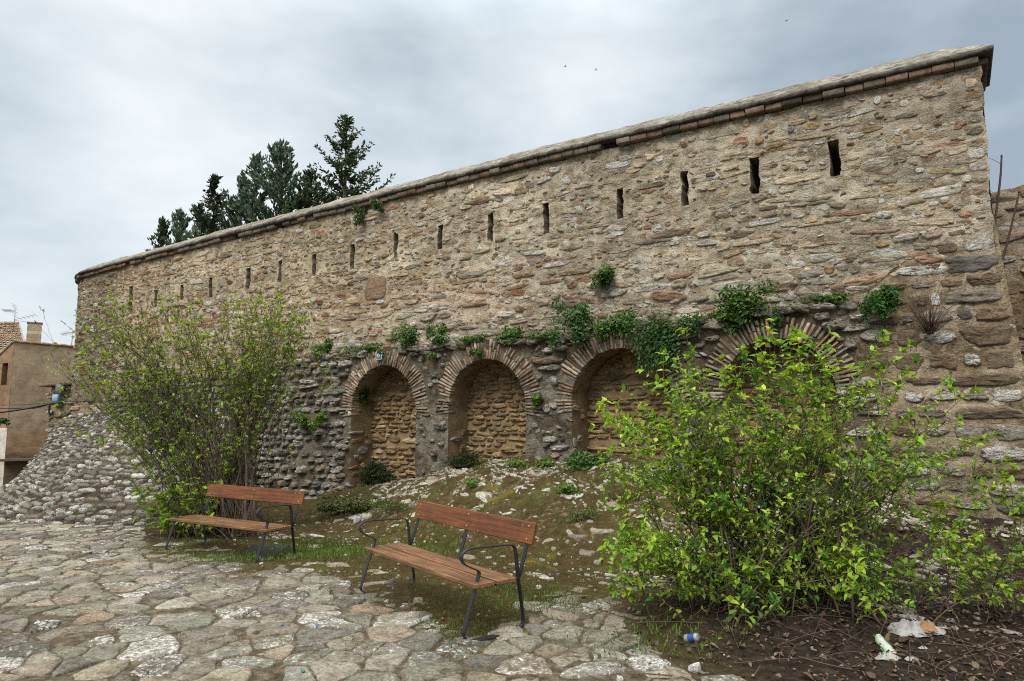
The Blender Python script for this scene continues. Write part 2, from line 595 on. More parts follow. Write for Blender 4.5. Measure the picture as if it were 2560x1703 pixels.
def mat_mortar(name, stops, palette, amount=0.55, sc=(5.5, 5.5, 10.0), bd=0.05, big=None):
    """lime mortar with half buried stones of other tints showing through"""
    m, nt, b, co, out = mat_base(name, 0.96, 0.15)
    wn = nd(nt, 'ShaderNodeTexNoise')
    wn.inputs['Scale'].default_value = 5.0
    wn.inputs['Detail'].default_value = 4
    nt.links.new(co, wn.inputs['Vector'])
    wv = mixc(nt, 0.22, co, wn.outputs['Color'], 'ADD')
    sv = scaled(nt, wv, sc)
    v = nd(nt, 'ShaderNodeTexVoronoi', feature='F1')
    v.inputs['Scale'].default_value = 1.0
    nt.links.new(sv, v.inputs['Vector'])
    ve = nd(nt, 'ShaderNodeTexVoronoi', feature='DISTANCE_TO_EDGE')
    ve.inputs['Scale'].default_value = 1.0
    nt.links.new(sv, ve.inputs['Vector'])
    n1 = noise(nt, co, 5.0, 8, 0.62, 0.3)
    n2 = noise(nt, scaled(nt, co, (1, 1, 1.8)), 26.0, 6, 0.68, 0.5)
    n3 = noise(nt, co, 95.0, 3, 0.7)
    base = ramp(nt, n1, stops).outputs[0]
    sp = nd(nt, 'ShaderNodeSeparateColor')
    nt.links.new(v.outputs['Color'], sp.inputs[0])
    stc = ramp(nt, sp.outputs[1], palette, 'CONSTANT').outputs[0]
    # only some cells are stones, and mortar hides their rims unevenly
    on = math_(nt, 'MULTIPLY', math_(nt, 'SUBTRACT', amount, sp.outputs[0]), 30.0, clamp=True)
    rim = math_(nt, 'MULTIPLY', math_(nt, 'SUBTRACT', math_(nt, 'ADD', ve.outputs['Distance'], math_(nt, 'MULTIPLY', math_(nt, 'SUBTRACT', n2, 0.5), 0.45)), 0.10), 12.0, clamp=True)
    mk = math_(nt, 'MULTIPLY', on, rim)
    c = mixc(nt, math_(nt, 'MULTIPLY', mk, 0.92), base, stc)
    gap = ramp(nt, math_(nt, 'ADD', ve.outputs['Distance'], math_(nt, 'MULTIPLY', math_(nt, 'SUBTRACT', n2, 0.5), 0.5)), [(0.02, (0.52, 0.48, 0.43)), (0.07, (1, 1, 1))])
    c = mixc(nt, math_(nt, 'MULTIPLY', on, 0.75), c, mixc(nt, 1.0, c, gap.outputs[0], 'MULTIPLY'))
    sh = ramp(nt, n2, [(0.32, (0.55, 0.53, 0.50)), (0.46, (0.92, 0.92, 0.91)), (0.62, (1.06, 1.06, 1.06)), (0.75, (1.25, 1.25, 1.24))])
    c = mixc(nt, 0.85, c, sh.outputs[0], 'MULTIPLY')
    f = ramp(nt, n3, [(0.3, (0.72, 0.71, 0.69)), (0.5, (1, 1, 1)), (0.72, (1.22, 1.22, 1.2))])
    c = mixc(nt, 1.0, c, f.outputs[0], 'MULTIPLY')
    c = mixc(nt, 1.0, c, attr(nt).outputs['Color'], 'MULTIPLY')
    if big:
        g = ramp(nt, noise(nt, co, big[0], 4, 0.6), [(0.38, big[1]), (0.56, (1, 1, 1))])
        c = mixc(nt, 1.0, c, g.outputs[0], 'MULTIPLY')
    nt.links.new(c, b.inputs['Base Color'])
    h = math_(nt, 'ADD', math_(nt, 'MULTIPLY', n2, 0.9), math_(nt, 'MULTIPLY', n3, 0.25))
    h = math_(nt, 'ADD', h, math_(nt, 'MULTIPLY', mk, 0.45))
    bump(nt, b, h, 1.0, bd)
    return m


M['mortar'] = mat_mortar('lime_mortar', [(0.28, (0.30, 0.245, 0.17)), (0.45, (0.485, 0.415, 0.312)), (0.6, (0.57, 0.50, 0.39)), (0.78, (0.64, 0.58, 0.475))],
                         [(0.0, (0.38, 0.315, 0.22)), (0.22, (0.47, 0.41, 0.31)), (0.42, (0.27, 0.235, 0.185)), (0.56, (0.40, 0.285, 0.165)), (0.66, (0.52, 0.48, 0.41)), (0.80, (0.33, 0.20, 0.13)), (0.86, (0.62, 0.60, 0.56))],
                         0.6, (5.0, 5.0, 10.0), 0.045, (0.8, (0.78, 0.77, 0.76)))
M['mortar_grey'] = mat_mortar('grey_mortar', [(0.3, (0.075, 0.062, 0.045)), (0.46, (0.20, 0.172, 0.13)), (0.62, (0.30, 0.268, 0.215)), (0.78, (0.38, 0.35, 0.295))],
                              [(0.0, (0.22, 0.2, 0.165)), (0.3, (0.30, 0.28, 0.24)), (0.55, (0.16, 0.145, 0.12)), (0.75, (0.42, 0.40, 0.36)), (0.88, (0.26, 0.2, 0.14))],
                              0.55, (5.5, 5.5, 8.5), 0.055, (1.2, (0.55, 0.50, 0.42)))


# ------------------------------------------------------------------ terrain
def sstep(a, b, x):
    t = np.clip((np.asarray(x, float) - a) / (b - a), 0, 1)
    return t * t * (3 - 2 * t)


PB = [(-400, 1270), (0, 1270), (330, 1292), (400, 1370), (640, 1415), (850, 1420), (900, 1490), (1030, 1530), (1120, 1610), (1230, 1600), (1320, 1540), (1420, 1490), (1540, 1520), (1640, 1620), (1750, 1690), (2000, 1800), (3000, 1800)]
PBx, PBy = np.array(PB, float).T


def paved(x, y):
    """1 on the flagged pavement, falling to 0 on the mossy ground"""
    px, py = proj(np.stack([x, y, np.zeros_like(x)], -1))
    q = (py - np.interp(px, PBx, PBy)) / 60.0
    q = np.where(np.asarray(y) < 3.0, np.where(np.asarray(x) < 1.5, 3.0, -3.0), q)
    return q


def wall_so(x, y):
    return x * TV[0] + y * TV[1], D - (x * NA[0] + y * NA[1])


def ground(x, y):
    x = np.asarray(x, float)
    y = np.asarray(y, float)
    P = np.stack([x, y, np.zeros_like(x)], -1)
    base = -0.03 * np.clip(y - 6.5, 0, 6.0)
    s, o = wall_so(x, y)
    hw = np.interp(s, [-8, -3, -0.6, 1.4, 3, 5, 7, 8.3, 8.9, 9.4, 10.8, 11.6, 13.5, 30], [0.1, 0.2, 0.42, 0.75, 1.0, 1.04, 0.98, 0.74, 0.56, 0.46, 0.22, 0.0, -0.2, -0.25])
    ot = np.interp(s, [-6, 0, 3, 5, 7, 9.5, 11.5, 14], [2.5, 3.0, 3.6, 3.7, 3.5, 2.7, 1.4, 0.8])
    k = 1 - sstep(0.2, 1.0, (o - 0.35) / (ot - 0.35))
    k = k * 0.55 + 0.45 * np.clip(1 - (o - 0.35) / (ot - 0.35), 0, 1)
    z = base + (hw - base) * k
    # the mound's rock is rough
    rough = np.clip(k * 2.2, 0, 1)
    z = z + rough * (0.10 * fbm(P, (1.3, 1.3, 1), 4, 3) + 0.055 * fbm(P, (4.5, 4.5, 1), 3, 9))
    z = z + 0.018 * fbm(P, (1.1, 1.1, 1), 3, 21) + 0.010 * fbm(P, (7, 7, 1), 3, 5)
    # bushes stand on a low heap of soil and litter
    z = z + 0.10 * np.exp(-(((x - 2.5) / 1.2) ** 2 + ((y - 6.4) / 0.9) ** 2))
    z = z - 1.7 * sstep(17, 25, y) * sstep(-9.5, -14.5, x)
    far = sstep(45, 90, np.hypot(x, y))
    return z * (1 - far) + far * np.where(x < -9, -2.0, -0.4)


def stepping(a, b, fine, lo, hi):
    mid = np.arange(a, b + 1e-6, fine)
    out, st, v = [], fine, b
    while v < hi:
        st *= 1.18
        v += st
        out.append(v)
    low, st, v = [], fine, a
    while v > lo:
        st *= 1.18
        v -= st
        low.append(v)
    return np.concatenate([low[::-1], mid, out])


def build_ground():
    X = stepping(-11.5, 7.5, 0.05, -900, 900)
    Y = stepping(3.4, 15.5, 0.05, -900, 900)
    gx, gy = np.meshgrid(X, Y, indexing='ij')
    gz = ground(gx, gy)
    P = np.stack([gx, gy, gz], -1)
    q = paved(gx, gy) + 0.8 * fbm(P, (1.7, 1.7, 1), 3, 44)
    pv = sstep(-0.6, 0.8, q)
    s, o = wall_so(gx, gy)
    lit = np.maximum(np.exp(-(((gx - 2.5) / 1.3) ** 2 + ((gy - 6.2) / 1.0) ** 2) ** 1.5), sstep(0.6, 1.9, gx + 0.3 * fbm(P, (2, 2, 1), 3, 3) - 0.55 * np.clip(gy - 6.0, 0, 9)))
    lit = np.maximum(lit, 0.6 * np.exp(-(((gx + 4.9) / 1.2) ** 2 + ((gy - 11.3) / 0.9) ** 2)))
    rock = np.clip(sstep(0.10, 0.45, gz + 0.06 * (gy - 7)), 0, 1) * (1 - sstep(3.2, 4.0, o))
    mb = MB()
    mb.add(P.reshape(-1, 3), gridf(len(X), len(Y)), np.stack([pv, lit, rock, np.ones_like(pv)], -1).reshape(-1, 4))
    m, nt, b, co, out = mat_base('earth_and_moss', 0.97, 0.1)
    a = attr(nt)
    sp = nd(nt, 'ShaderNodeSeparateColor')
    nt.links.new(a.outputs['Color'], sp.inputs[0])
    n1 = noise(nt, co, 1.6, 7, 0.62, 0.4)
    n2 = noise(nt, co, 9.0, 7, 0.66, 0.4)
    n3 = noise(nt, co, 60.0, 5, 0.7)
    moss = ramp(nt, n2, [(0.28, (0.022, 0.014, 0.007)), (0.42, (0.060, 0.040, 0.018)), (0.52, (0.062, 0.042, 0.016)), (0.62, (0.075, 0.066, 0.022)), (0.77, (0.17, 0.13, 0.07))])
    pass
    dirt = ramp(nt, n2, [(0.3, (0.035, 0.028, 0.018)), (0.5, (0.105, 0.085, 0.058)), (0.72, (0.25, 0.20, 0.145))])
    green = ramp(nt, n1, [(0.52, (0, 0, 0)), (0.66, (1, 1, 1))])
    ms = mixc(nt, math_(nt, 'MULTIPLY', green.outputs[0], 0.5), moss.outputs[0], (0.085, 0.095, 0.028))
    n5 = noise(nt, co, 0.9, 3, 0.5, 0.2)
    yl = ramp(nt, math_(nt, 'ADD', math_(nt, 'MULTIPLY', n5, 0.75), math_(nt, 'MULTIPLY', n2, 0.25)), [(0.62, (0, 0, 0)), (0.70, (1, 1, 1))])
    ms = mixc(nt, math_(nt, 'MULTIPLY', yl.outputs[0], math_(nt, 'MULTIPLY', n2, 1.1)), ms, (0.20, 0.155, 0.015))
    c = mixc(nt, sp.outputs[0], ms, dirt.outputs[0])
    rk = ramp(nt, n2, [(0.3, (0.03, 0.02, 0.010)), (0.46, (0.085, 0.06, 0.03)), (0.55, (0.17, 0.135, 0.08)), (0.63, (0.42, 0.38, 0.31)), (0.78, (0.55, 0.52, 0.46))])
    mossrock = ramp(nt, n1, [(0.32, (0, 0, 0)), (0.47, (1, 1, 1))])
    rk2 = mixc(nt, math_(nt, 'MULTIPLY', mossrock.outputs[0], 0.97), rk.outputs[0], ms)
    c = mixc(nt, sp.outputs[2], c, rk2)
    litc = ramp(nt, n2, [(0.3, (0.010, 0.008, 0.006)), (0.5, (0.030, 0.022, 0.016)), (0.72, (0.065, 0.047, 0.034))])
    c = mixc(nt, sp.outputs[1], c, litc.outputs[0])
    f = ramp(nt, n3, [(0.3, (0.55, 0.54, 0.52)), (0.5, (1, 1, 1)), (0.72, (1.35, 1.33, 1.28))])
    c = mixc(nt, 1.0, c, f.outputs[0], 'MULTIPLY')
    nt.links.new(c, b.inputs['Base Color'])
    bump(nt, b, math_(nt, 'ADD', n2, math_(nt, 'MULTIPLY', n3, 0.4)), 1.0, 0.03)
    o_ = mb.build('ground', m)
    tag(o_, 'mossy earth and low rock mound below the arcaded wall', 'ground', kind='structure')


build_ground()


def pcol(n, pal, var=0.12):
    """n tints picked from a weighted palette of (weight, rgb, lichen alpha)"""
    wts = np.array([p[0] for p in pal], float)
    k = RNG.choice(len(pal), n, p=wts / wts.sum())
    cols = np.array([p[1] for p in pal], float)[k]
    al = np.array([p[2] for p in pal], float)[k]
    cols = cols * RNG.normal(1, var, (n, 1)) * RNG.normal(1, var * 0.16, (n, 3))
    return np.concatenate([np.clip(cols, 0.01, 0.9), np.clip(al + RNG.normal(0, 0.12, n), 0, 1)[:, None]], 1)


PAVE_PAL = [(5, (0.265, 0.245, 0.205), 0.63), (4, (0.30, 0.27, 0.22), 0.60), (2.4, (0.20, 0.187, 0.16), 0.64), (2, (0.33, 0.285, 0.22), 0.5), (0.25, (0.32, 0.24, 0.175), 0.35), (2, (0.35, 0.33, 0.29), 0.72)]


def build_paving():
    cell = 0.275
    ext = (-12.0, 3.2, 2.6, 13.4)
    # jittered points on a sheared lattice, then cells by clipping against the neighbours
    nx, ny = int((ext[1] - ext[0]) / cell), int((ext[3] - ext[2]) / (cell * 0.78))
    pts = {}
    for i in range(nx):
        for j in range(ny):
            if RNG.random() < 0.36:
                continue
            pts[(i, j)] = np.array([ext[0] + (i + 0.5 * (j % 2) + RNG.uniform(-.47, .47)) * cell, ext[2] + (j + RNG.uniform(-.44, .44)) * cell * 0.78])
    mb = MB()
    for (i, j), p in pts.items():
        if paved(np.array([p[0]]), np.array([p[1]]))[0] < -2.6 or p[1] < 2.9:
            continue
        px, py = proj(np.array([p[0], p[1], 0.0]))
        if px < -260 or px > 2300:
            continue
        poly = [p + np.array(v) for v in ((-.6, -.6), (.6, -.6), (.6, .6), (-.6, .6))]
        gap = RNG.uniform(0.003, 0.012) if RNG.random() < .72 else RNG.uniform(.012, .028)
        for di in range(-3, 4):
            for dj in range(-3, 4):
                qn = pts.get((i + di, j + dj))
                if qn is None or (di == 0 and dj == 0):
                    continue
                dv = qn - p
                L = np.linalg.norm(dv)
                n = dv / L
                lim = L / 2 - gap
                res = []
                for k in range(len(poly)):
                    a, b = poly[k], poly[(k + 1) % len(poly)]
                    da, db = (a - p) @ n - lim, (b - p) @ n - lim
                    if da <= 0:
                        res.append(a)
                    if (da < 0) != (db < 0) and abs(da - db) > 1e-9:
                        res.append(a + (b - a) * (da / (da - db)))
                poly = res
                if len(poly) < 3:
                    break
            if len(poly) < 3:
                break
        if len(poly) < 3:
            continue
        poly = np.array(poly)
        c = poly.mean(0)
        ev = np.linalg.eigvalsh(np.cov((poly - c).T))
        if ev[1] > 9 * max(ev[0], 1e-6) or ev[1] > .16 or ev[0] < .0006:
            continue
        # round the outline by resampling in polar angle with blended corners
        K = 32
        d = np.roll(poly, -1, 0) - poly
        L = np.linalg.norm(d, axis=1)
        cum = np.concatenate([[0], np.cumsum(L)])
        tt = np.linspace(0, cum[-1], K, endpoint=False)
        idx = np.clip(np.searchsorted(cum, tt, 'right') - 1, 0, len(poly) - 1)
        R = poly[idx] + d[idx] * ((tt - cum[idx]) / (L[idx] + 1e-9))[:, None]
        for _ in range(1):
            R = 0.25 * np.roll(R, 1, 0) + 0.5 * R + 0.25 * np.roll(R, -1, 0)
        R3 = np.concatenate([R, np.zeros((K, 1))], 1)
        R = c + (R - c) * (1 + 0.08 * nz(R3, (9, 9, 1), 71)[:, None] + 0.06 * nz(R3, (26, 26, 1), 72)[:, None])
        q = paved(np.array([c[0]]), np.array([c[1]]))[0]
        sink = np.clip((0.7 - q) * 0.016, 0, 0.05)
        top = RNG.normal(0.015, 0.005) - sink
        tilt = RNG.normal(0, 0.025, 2)
        rings = [(0.0, 1.0), (0.25, 1.0), (0.5, 1.0), (0.74, 0.99), (0.91, 0.88), (0.98, 0.42), (1.02, -2.2)]
        V = []
        for t, h in rings:
            if t == 0:
                xy = c[None]
            else:
                xy = c + (R - c) * t
            z = np.array([0.022 * h + top - 0.022 + (tilt @ (v - c)) * (h > 0) for v in xy])
            V.append(np.concatenate([xy, z[:, None]], 1))
        V = np.concatenate(V)
        V[:, 2] += ground(np.full(1, c[0]), np.full(1, c[1]))[0] * 0.6 + 0.4 * ground(V[:, 0], V[:, 1]) + 0.016 * fbm(V * [1, 1, 0], (6, 6, 1), 4, 55)
        F = [np.array([[0, 1 + k, 1 + (k + 1) % K] for k in range(K)])]
        for r in range(len(rings) - 2):
            a = 1 + r * K + np.arange(K)
            b2 = 1 + r * K + (np.arange(K) + 1) % K
            F.append(np.stack([a, a + K, b2 + K, b2], -1))
        tint = pcol(1, PAVE_PAL, 0.13)[0] * [.9, .89, .87, .95]
        mb.add(V, F, tint)
    o = mb.build('stone_paving', M['pave'])
    tag(o, 'irregular grey flagstones with pale lichen in the foreground', 'paving', kind='structure')


build_paving()


# ------------------------------------------------------------------ masonry
def stones(mb, cu, cv, W, H, rot, prot, tint, fmap, mat=1, K=16, p=3.0, rough=0.16, sink=0.05, irr=0.13, edge=None, lean=0.0, planes=7):
    """many chunky stones at (cu, cv) on a surface fmap(u, v, h); W, H half sizes; prot how far each stands out"""
    n = len(cu)
    if n == 0:
        return
    K = max(K, 14)
    th = np.arange(K) / K * 2 * math.pi
    # outline: the area inside a few randomly turned and shifted straight edges, then roughened
    ph = (np.arange(planes)[None, :] + RNG.uniform(-.38, .38, (n, planes))) / planes * 2 * math.pi + RNG.uniform(0, 6.28, (n, 1))
    if p >= 5:
        ph = np.concatenate([np.tile(np.array([0, .5, 1, 1.5]) * math.pi, (n, 1)) + RNG.normal(0, .06, (n, 4)), ph], 1)
        dd = np.concatenate([RNG.uniform(.90, 1.0, (n, 4)), RNG.uniform(1.05, 1.4, (n, planes))], 1)
    else:
        ph = np.concatenate([np.tile(np.array([0, .5, 1, 1.5]) * math.pi, (n, 1)) + RNG.normal(0, .17, (n, 4)), ph], 1)
        dd = np.concatenate([RNG.uniform(.80, 1.0, (n, 4)), RNG.uniform(.94, 1.35, (n, planes))], 1)
    cs = np.cos(th[None, :, None] - ph[:, None, :])
    r = np.min(np.where(cs > 0.05, dd[:, None, :] / np.maximum(cs, 0.05), 9.0), 2)
    r = np.minimum(r, 1.5)
    r = 0.2 * np.roll(r, 1, 1) + 0.6 * r + 0.2 * np.roll(r, -1, 1)
    for k in (2, 3, 5):
        r = r * (1 + RNG.normal(0, irr * 0.45 / k ** 0.6, (n, 1)) * np.cos(k * th + RNG.uniform(0, 6.28, (n, 1))))
    r = r * (1 + RNG.normal(0, irr * 0.40, (n, K)))
    rings = [(0.0, 1.0), (0.36, 1.0), (0.68, 0.96), (0.88, 0.80), (0.98, 0.34), (1.04, None)]
    U, Vv, Hh, E = [], [], [], []
    tu, tv = RNG.normal(0, 0.24, (n, 1)), RNG.normal(0, 0.22, (n, 1)) - lean
    cr, sr = np.cos(rot)[:, None], np.sin(rot)[:, None]
    for q, (t, h) in enumerate(rings):
        if t == 0:
            a, b = np.zeros((n, 1)), np.zeros((n, 1))
        else:
            a, b = r * np.cos(th) * t, r * np.sin(th) * t
        hh = np.full(a.shape, -sink) if h is None else prot[:, None] * np.maximum(h * (1 + tu * a + tv * b), 0.05) + prot[:, None] * (RNG.normal(0, rough, a.shape) if t < 0.9 else RNG.normal(0, rough * .5, a.shape))
        x, y = a * W[:, None], b * H[:, None]
        U.append(cu[:, None] + x * cr - y * sr)
        Vv.append(cv[:, None] + x * sr + y * cr)
        Hh.append(hh)
        E.append(np.full(a.shape, (0, 0, 0.0, 0.12, 0.6, 1.0)[q]))
    U, Vv, Hh, E = (np.concatenate(q, 1) for q in (U, Vv, Hh, E))
    # layered ledges across the face of each stone
    led = nz(np.stack([U.ravel() * 3, U.ravel() * 0, Vv.ravel() * 38], -1), 1.0, 131).reshape(U.shape)
    Hh = Hh + np.where(Hh > 0, led * prot[:, None] * 0.22, 0)
    P = fmap(U.ravel(), Vv.ravel(), Hh.ravel())
    m = U.shape[1]
    F1 = np.array([[0, 1 + k, 1 + (k + 1) % K] for k in range(K)])
    F2 = []
    for q in range(len(rings) - 2):
        a = 1 + q * K + np.arange(K)
        b = 1 + q * K + (np.arange(K) + 1) % K
        F2.append(np.stack([a, a + K, b + K, b], -1))
    F2 = np.concatenate(F2)
    off = (np.arange(n) * m)[:, None, None]
    T = np.repeat(tint, m, 0)
    if edge is not None:
        # mortar smeared over the rims
        e = (np.clip(E * RNG.uniform(0.2, 1.3, (n, 1)), 0, 1)).ravel()[:, None]
        T = T * (1 - e) + np.array(edge) * e
    mb.add(P, [(F1[None] + off).reshape(-1, 3), (F2[None] + off).reshape(-1, 4)], T, mat)


def courses(u0, u1, v0, v1, hmin, hmax, wmul, skip, keep=None, wvar=0.45, fill=0.9, jit=0.2):
    """rows of stones with varied widths; returns centres and half sizes"""
    out = []
    v = v0
    while v < v1:
        h = RNG.uniform(hmin, hmax)
        u = u0 + RNG.uniform(-0.2, 0)
        while u < u1:
            wd = h * wmul * math.exp(RNG.normal(0, wvar))
            wd = min(max(wd, 0.06), 0.75)
            sk = skip(u, v) if callable(skip) else skip
            if RNG.random() > sk:
                hh = h * RNG.uniform(0.62, 1.08)
                cu, cv = u + wd / 2, v + h / 2 + RNG.normal(0, h * jit)
                if keep is None or keep(cu, cv, wd / 2, hh / 2):
                    out.append((cu, cv, wd / 2 * fill, hh / 2 * fill))
            u += wd + RNG.uniform(0.0, 0.02)
        v += h * 0.98
    return np.array(out).reshape(-1, 4).T


TAN = (0.36, 0.285, 0.19)
WALL_PAL = [(5, (0.41, 0.335, 0.235), 0.12), (4, (0.46, 0.39, 0.29), 0.22), (3, (0.29, 0.255, 0.205), 0.3), (1.5, (0.38, 0.27, 0.15), 0.05),
            (0.8, (0.34, 0.20, 0.13), 0.05), (2.2, (0.48, 0.44, 0.38), 0.75), (0.9, (0.2, 0.15, 0.105), 0.1), (1.6, (0.46, 0.44, 0.41), 0.95)]
BAND_PAL = [(4, (0.40, 0.345, 0.265), 0.28), (3, (0.31, 0.275, 0.22), 0.38), (0.9, (0.35, 0.22, 0.145), 0.05), (2.4, (0.47, 0.43, 0.37), 0.72), (1, (0.28, 0.21, 0.145), 0.1)]
GREY_PAL = [(4, (0.28, 0.26, 0.22), 0.55), (3, (0.34, 0.315, 0.27), 0.66), (2, (0.17, 0.158, 0.135), 0.5), (2.4, (0.38, 0.36, 0.325), 0.78), (1, (0.27, 0.215, 0.155), 0.25)]
OCHRE_PAL = [(4, (0.39, 0.275, 0.15), 0.0), (3, (0.32, 0.225, 0.125), 0.0), (2, (0.25, 0.195, 0.13), 0.05), (1.4, (0.47, 0.36, 0.22), 0.05)]

ARCH = [(9.93, 1.90, 0.90, 0.2), (7.33, 1.94, 0.88, 0.7), (4.62, 1.98, 0.90, 0.75), (2.14, 2.10, 0.80, 0.6)]     # centre s, springing z, radius, foot z


def in_arch(s, z, grow=0.0):
    s = np.asarray(s, float)
    z = np.asarray(z, float)
    r = np.zeros(np.broadcast(s, z).shape, bool)
    for c, zs, R, zf in ARCH:
        R = R + grow
        r |= (np.abs(s - c) < R) & (z <= zs)
        r |= (np.hypot(s - c, z - zs) < R) & (z > zs)
    return r


UL = 23.5          # where the straight face ends
RA = 2.2           # radius of the rounded left end


def path(u):
    """plan of the upper wall: straight from the right corner, then a quarter round and back; returns (s, o, ns, no)"""
    u = np.asarray(u, float)
    a = np.clip((u - UL) / RA, 0, math.pi / 2)
    back = np.clip(u - UL - RA * math.pi / 2, 0, None)
    s = np.where(u < UL, u, UL + RA * np.sin(a))
    o = np.where(u < UL, 0.0, -RA + RA * np.cos(a)) - back
    return s, o, np.sin(a), np.cos(a)


def topz(u):
    return np.interp(u, [-1, 6, 12.5, 15.6, 19.2, 21.5, 24.5, 32], [6.56, 6.56, 6.46, 6.41, 6.33, 6.28, 6.20, 6.18])


def upper_off(u, z):
    P = np.stack([u, np.zeros_like(u), z], -1)
    return 0.030 * fbm(P, (0.7, 1, 0.9), 3, 31) + 0.026 * fbm(P, (4, 1, 6.5), 3, 33) + 0.012 * fbm(P, (13, 1, 24), 2, 35)


def upper_map(u, v, h):
    s, o, ns, no = path(u)
    h = h + upper_off(np.asarray(u), np.asarray(v))
    return wp(s + ns * h, o + no * h, v)


SL = [(1.255, 0.155, 5.33, 5.89), (2.425, 0.15, 5.28, 5.88), (3.57, 0.12, 5.26, 5.86), (4.755, 0.12, 5.23, 5.81), (6.27, 0.13, 5.19, 5.78), (7.56, 0.13, 5.21, 5.79),
      (8.83, 0.13, 5.2, 5.74), (10.06, 0.12, 5.19, 5.74), (11.4, 0.14, 5.1, 5.67), (12.65, 0.13, 5.07, 5.6), (13.91, 0.13, 5.06, 5.62), (15.17, 0.18, 5.01, 5.56),
      (16.75, 0.15, 4.95, 5.47), (18.09, 0.15, 4.98, 5.42), (19.39, 0.15, 4.89, 5.4), (20.74, 0.2, 4.85, 5.66)]

def patches(u, z):
    """repairs and weathering: greyer at the right, creamier at the left, pinkish in a band, pale washed areas"""
    u = np.asarray(u, float)
    z = np.asarray(z, float)
    Q = np.stack([u, u * 0, z], -1)
    big = fbm(Q, (0.33, 1, 0.55), 3, 201)
    med = fbm(Q, (0.9, 1, 1.3), 3, 202)
    v = 1.0 + 0.16 * big + 0.12 * med
    left = sstep(7, 14, u)
    pink = np.exp(-((z - 4.15) / 0.5) ** 2) * sstep(-.1, .35, fbm(Q, (0.5, 1, 0.9), 2, 203)) * sstep(2.5, 4, u)
    r = v * (0.96 + .10 * left + .05 * pink)
    g = v * (0.975 + .045 * left - .03 * pink)
    b = v * (0.985 - .03 * left - .04 * pink)
    pale = sstep(.12, .45, fbm(Q, (0.6, 1, 1.6), 3, 204)) * 0.22
    # run-off streaks below the cap
    st = sstep(.05, .5, fbm(Q, (2.6, 1, 0.25), 3, 205)) * sstep(1.1, .0, topz(u) - z) * 0.28
    k = (1 + pale - st)
    return np.stack([r * k, g * (k + .02 * pale), b * (k + .04 * pale)], -1)


fort = empty('fortress_wall', wp(10.0, 0.0, 0.0), 'long old stone wall with arrow slits above and four brick arched niches below', 'wall')


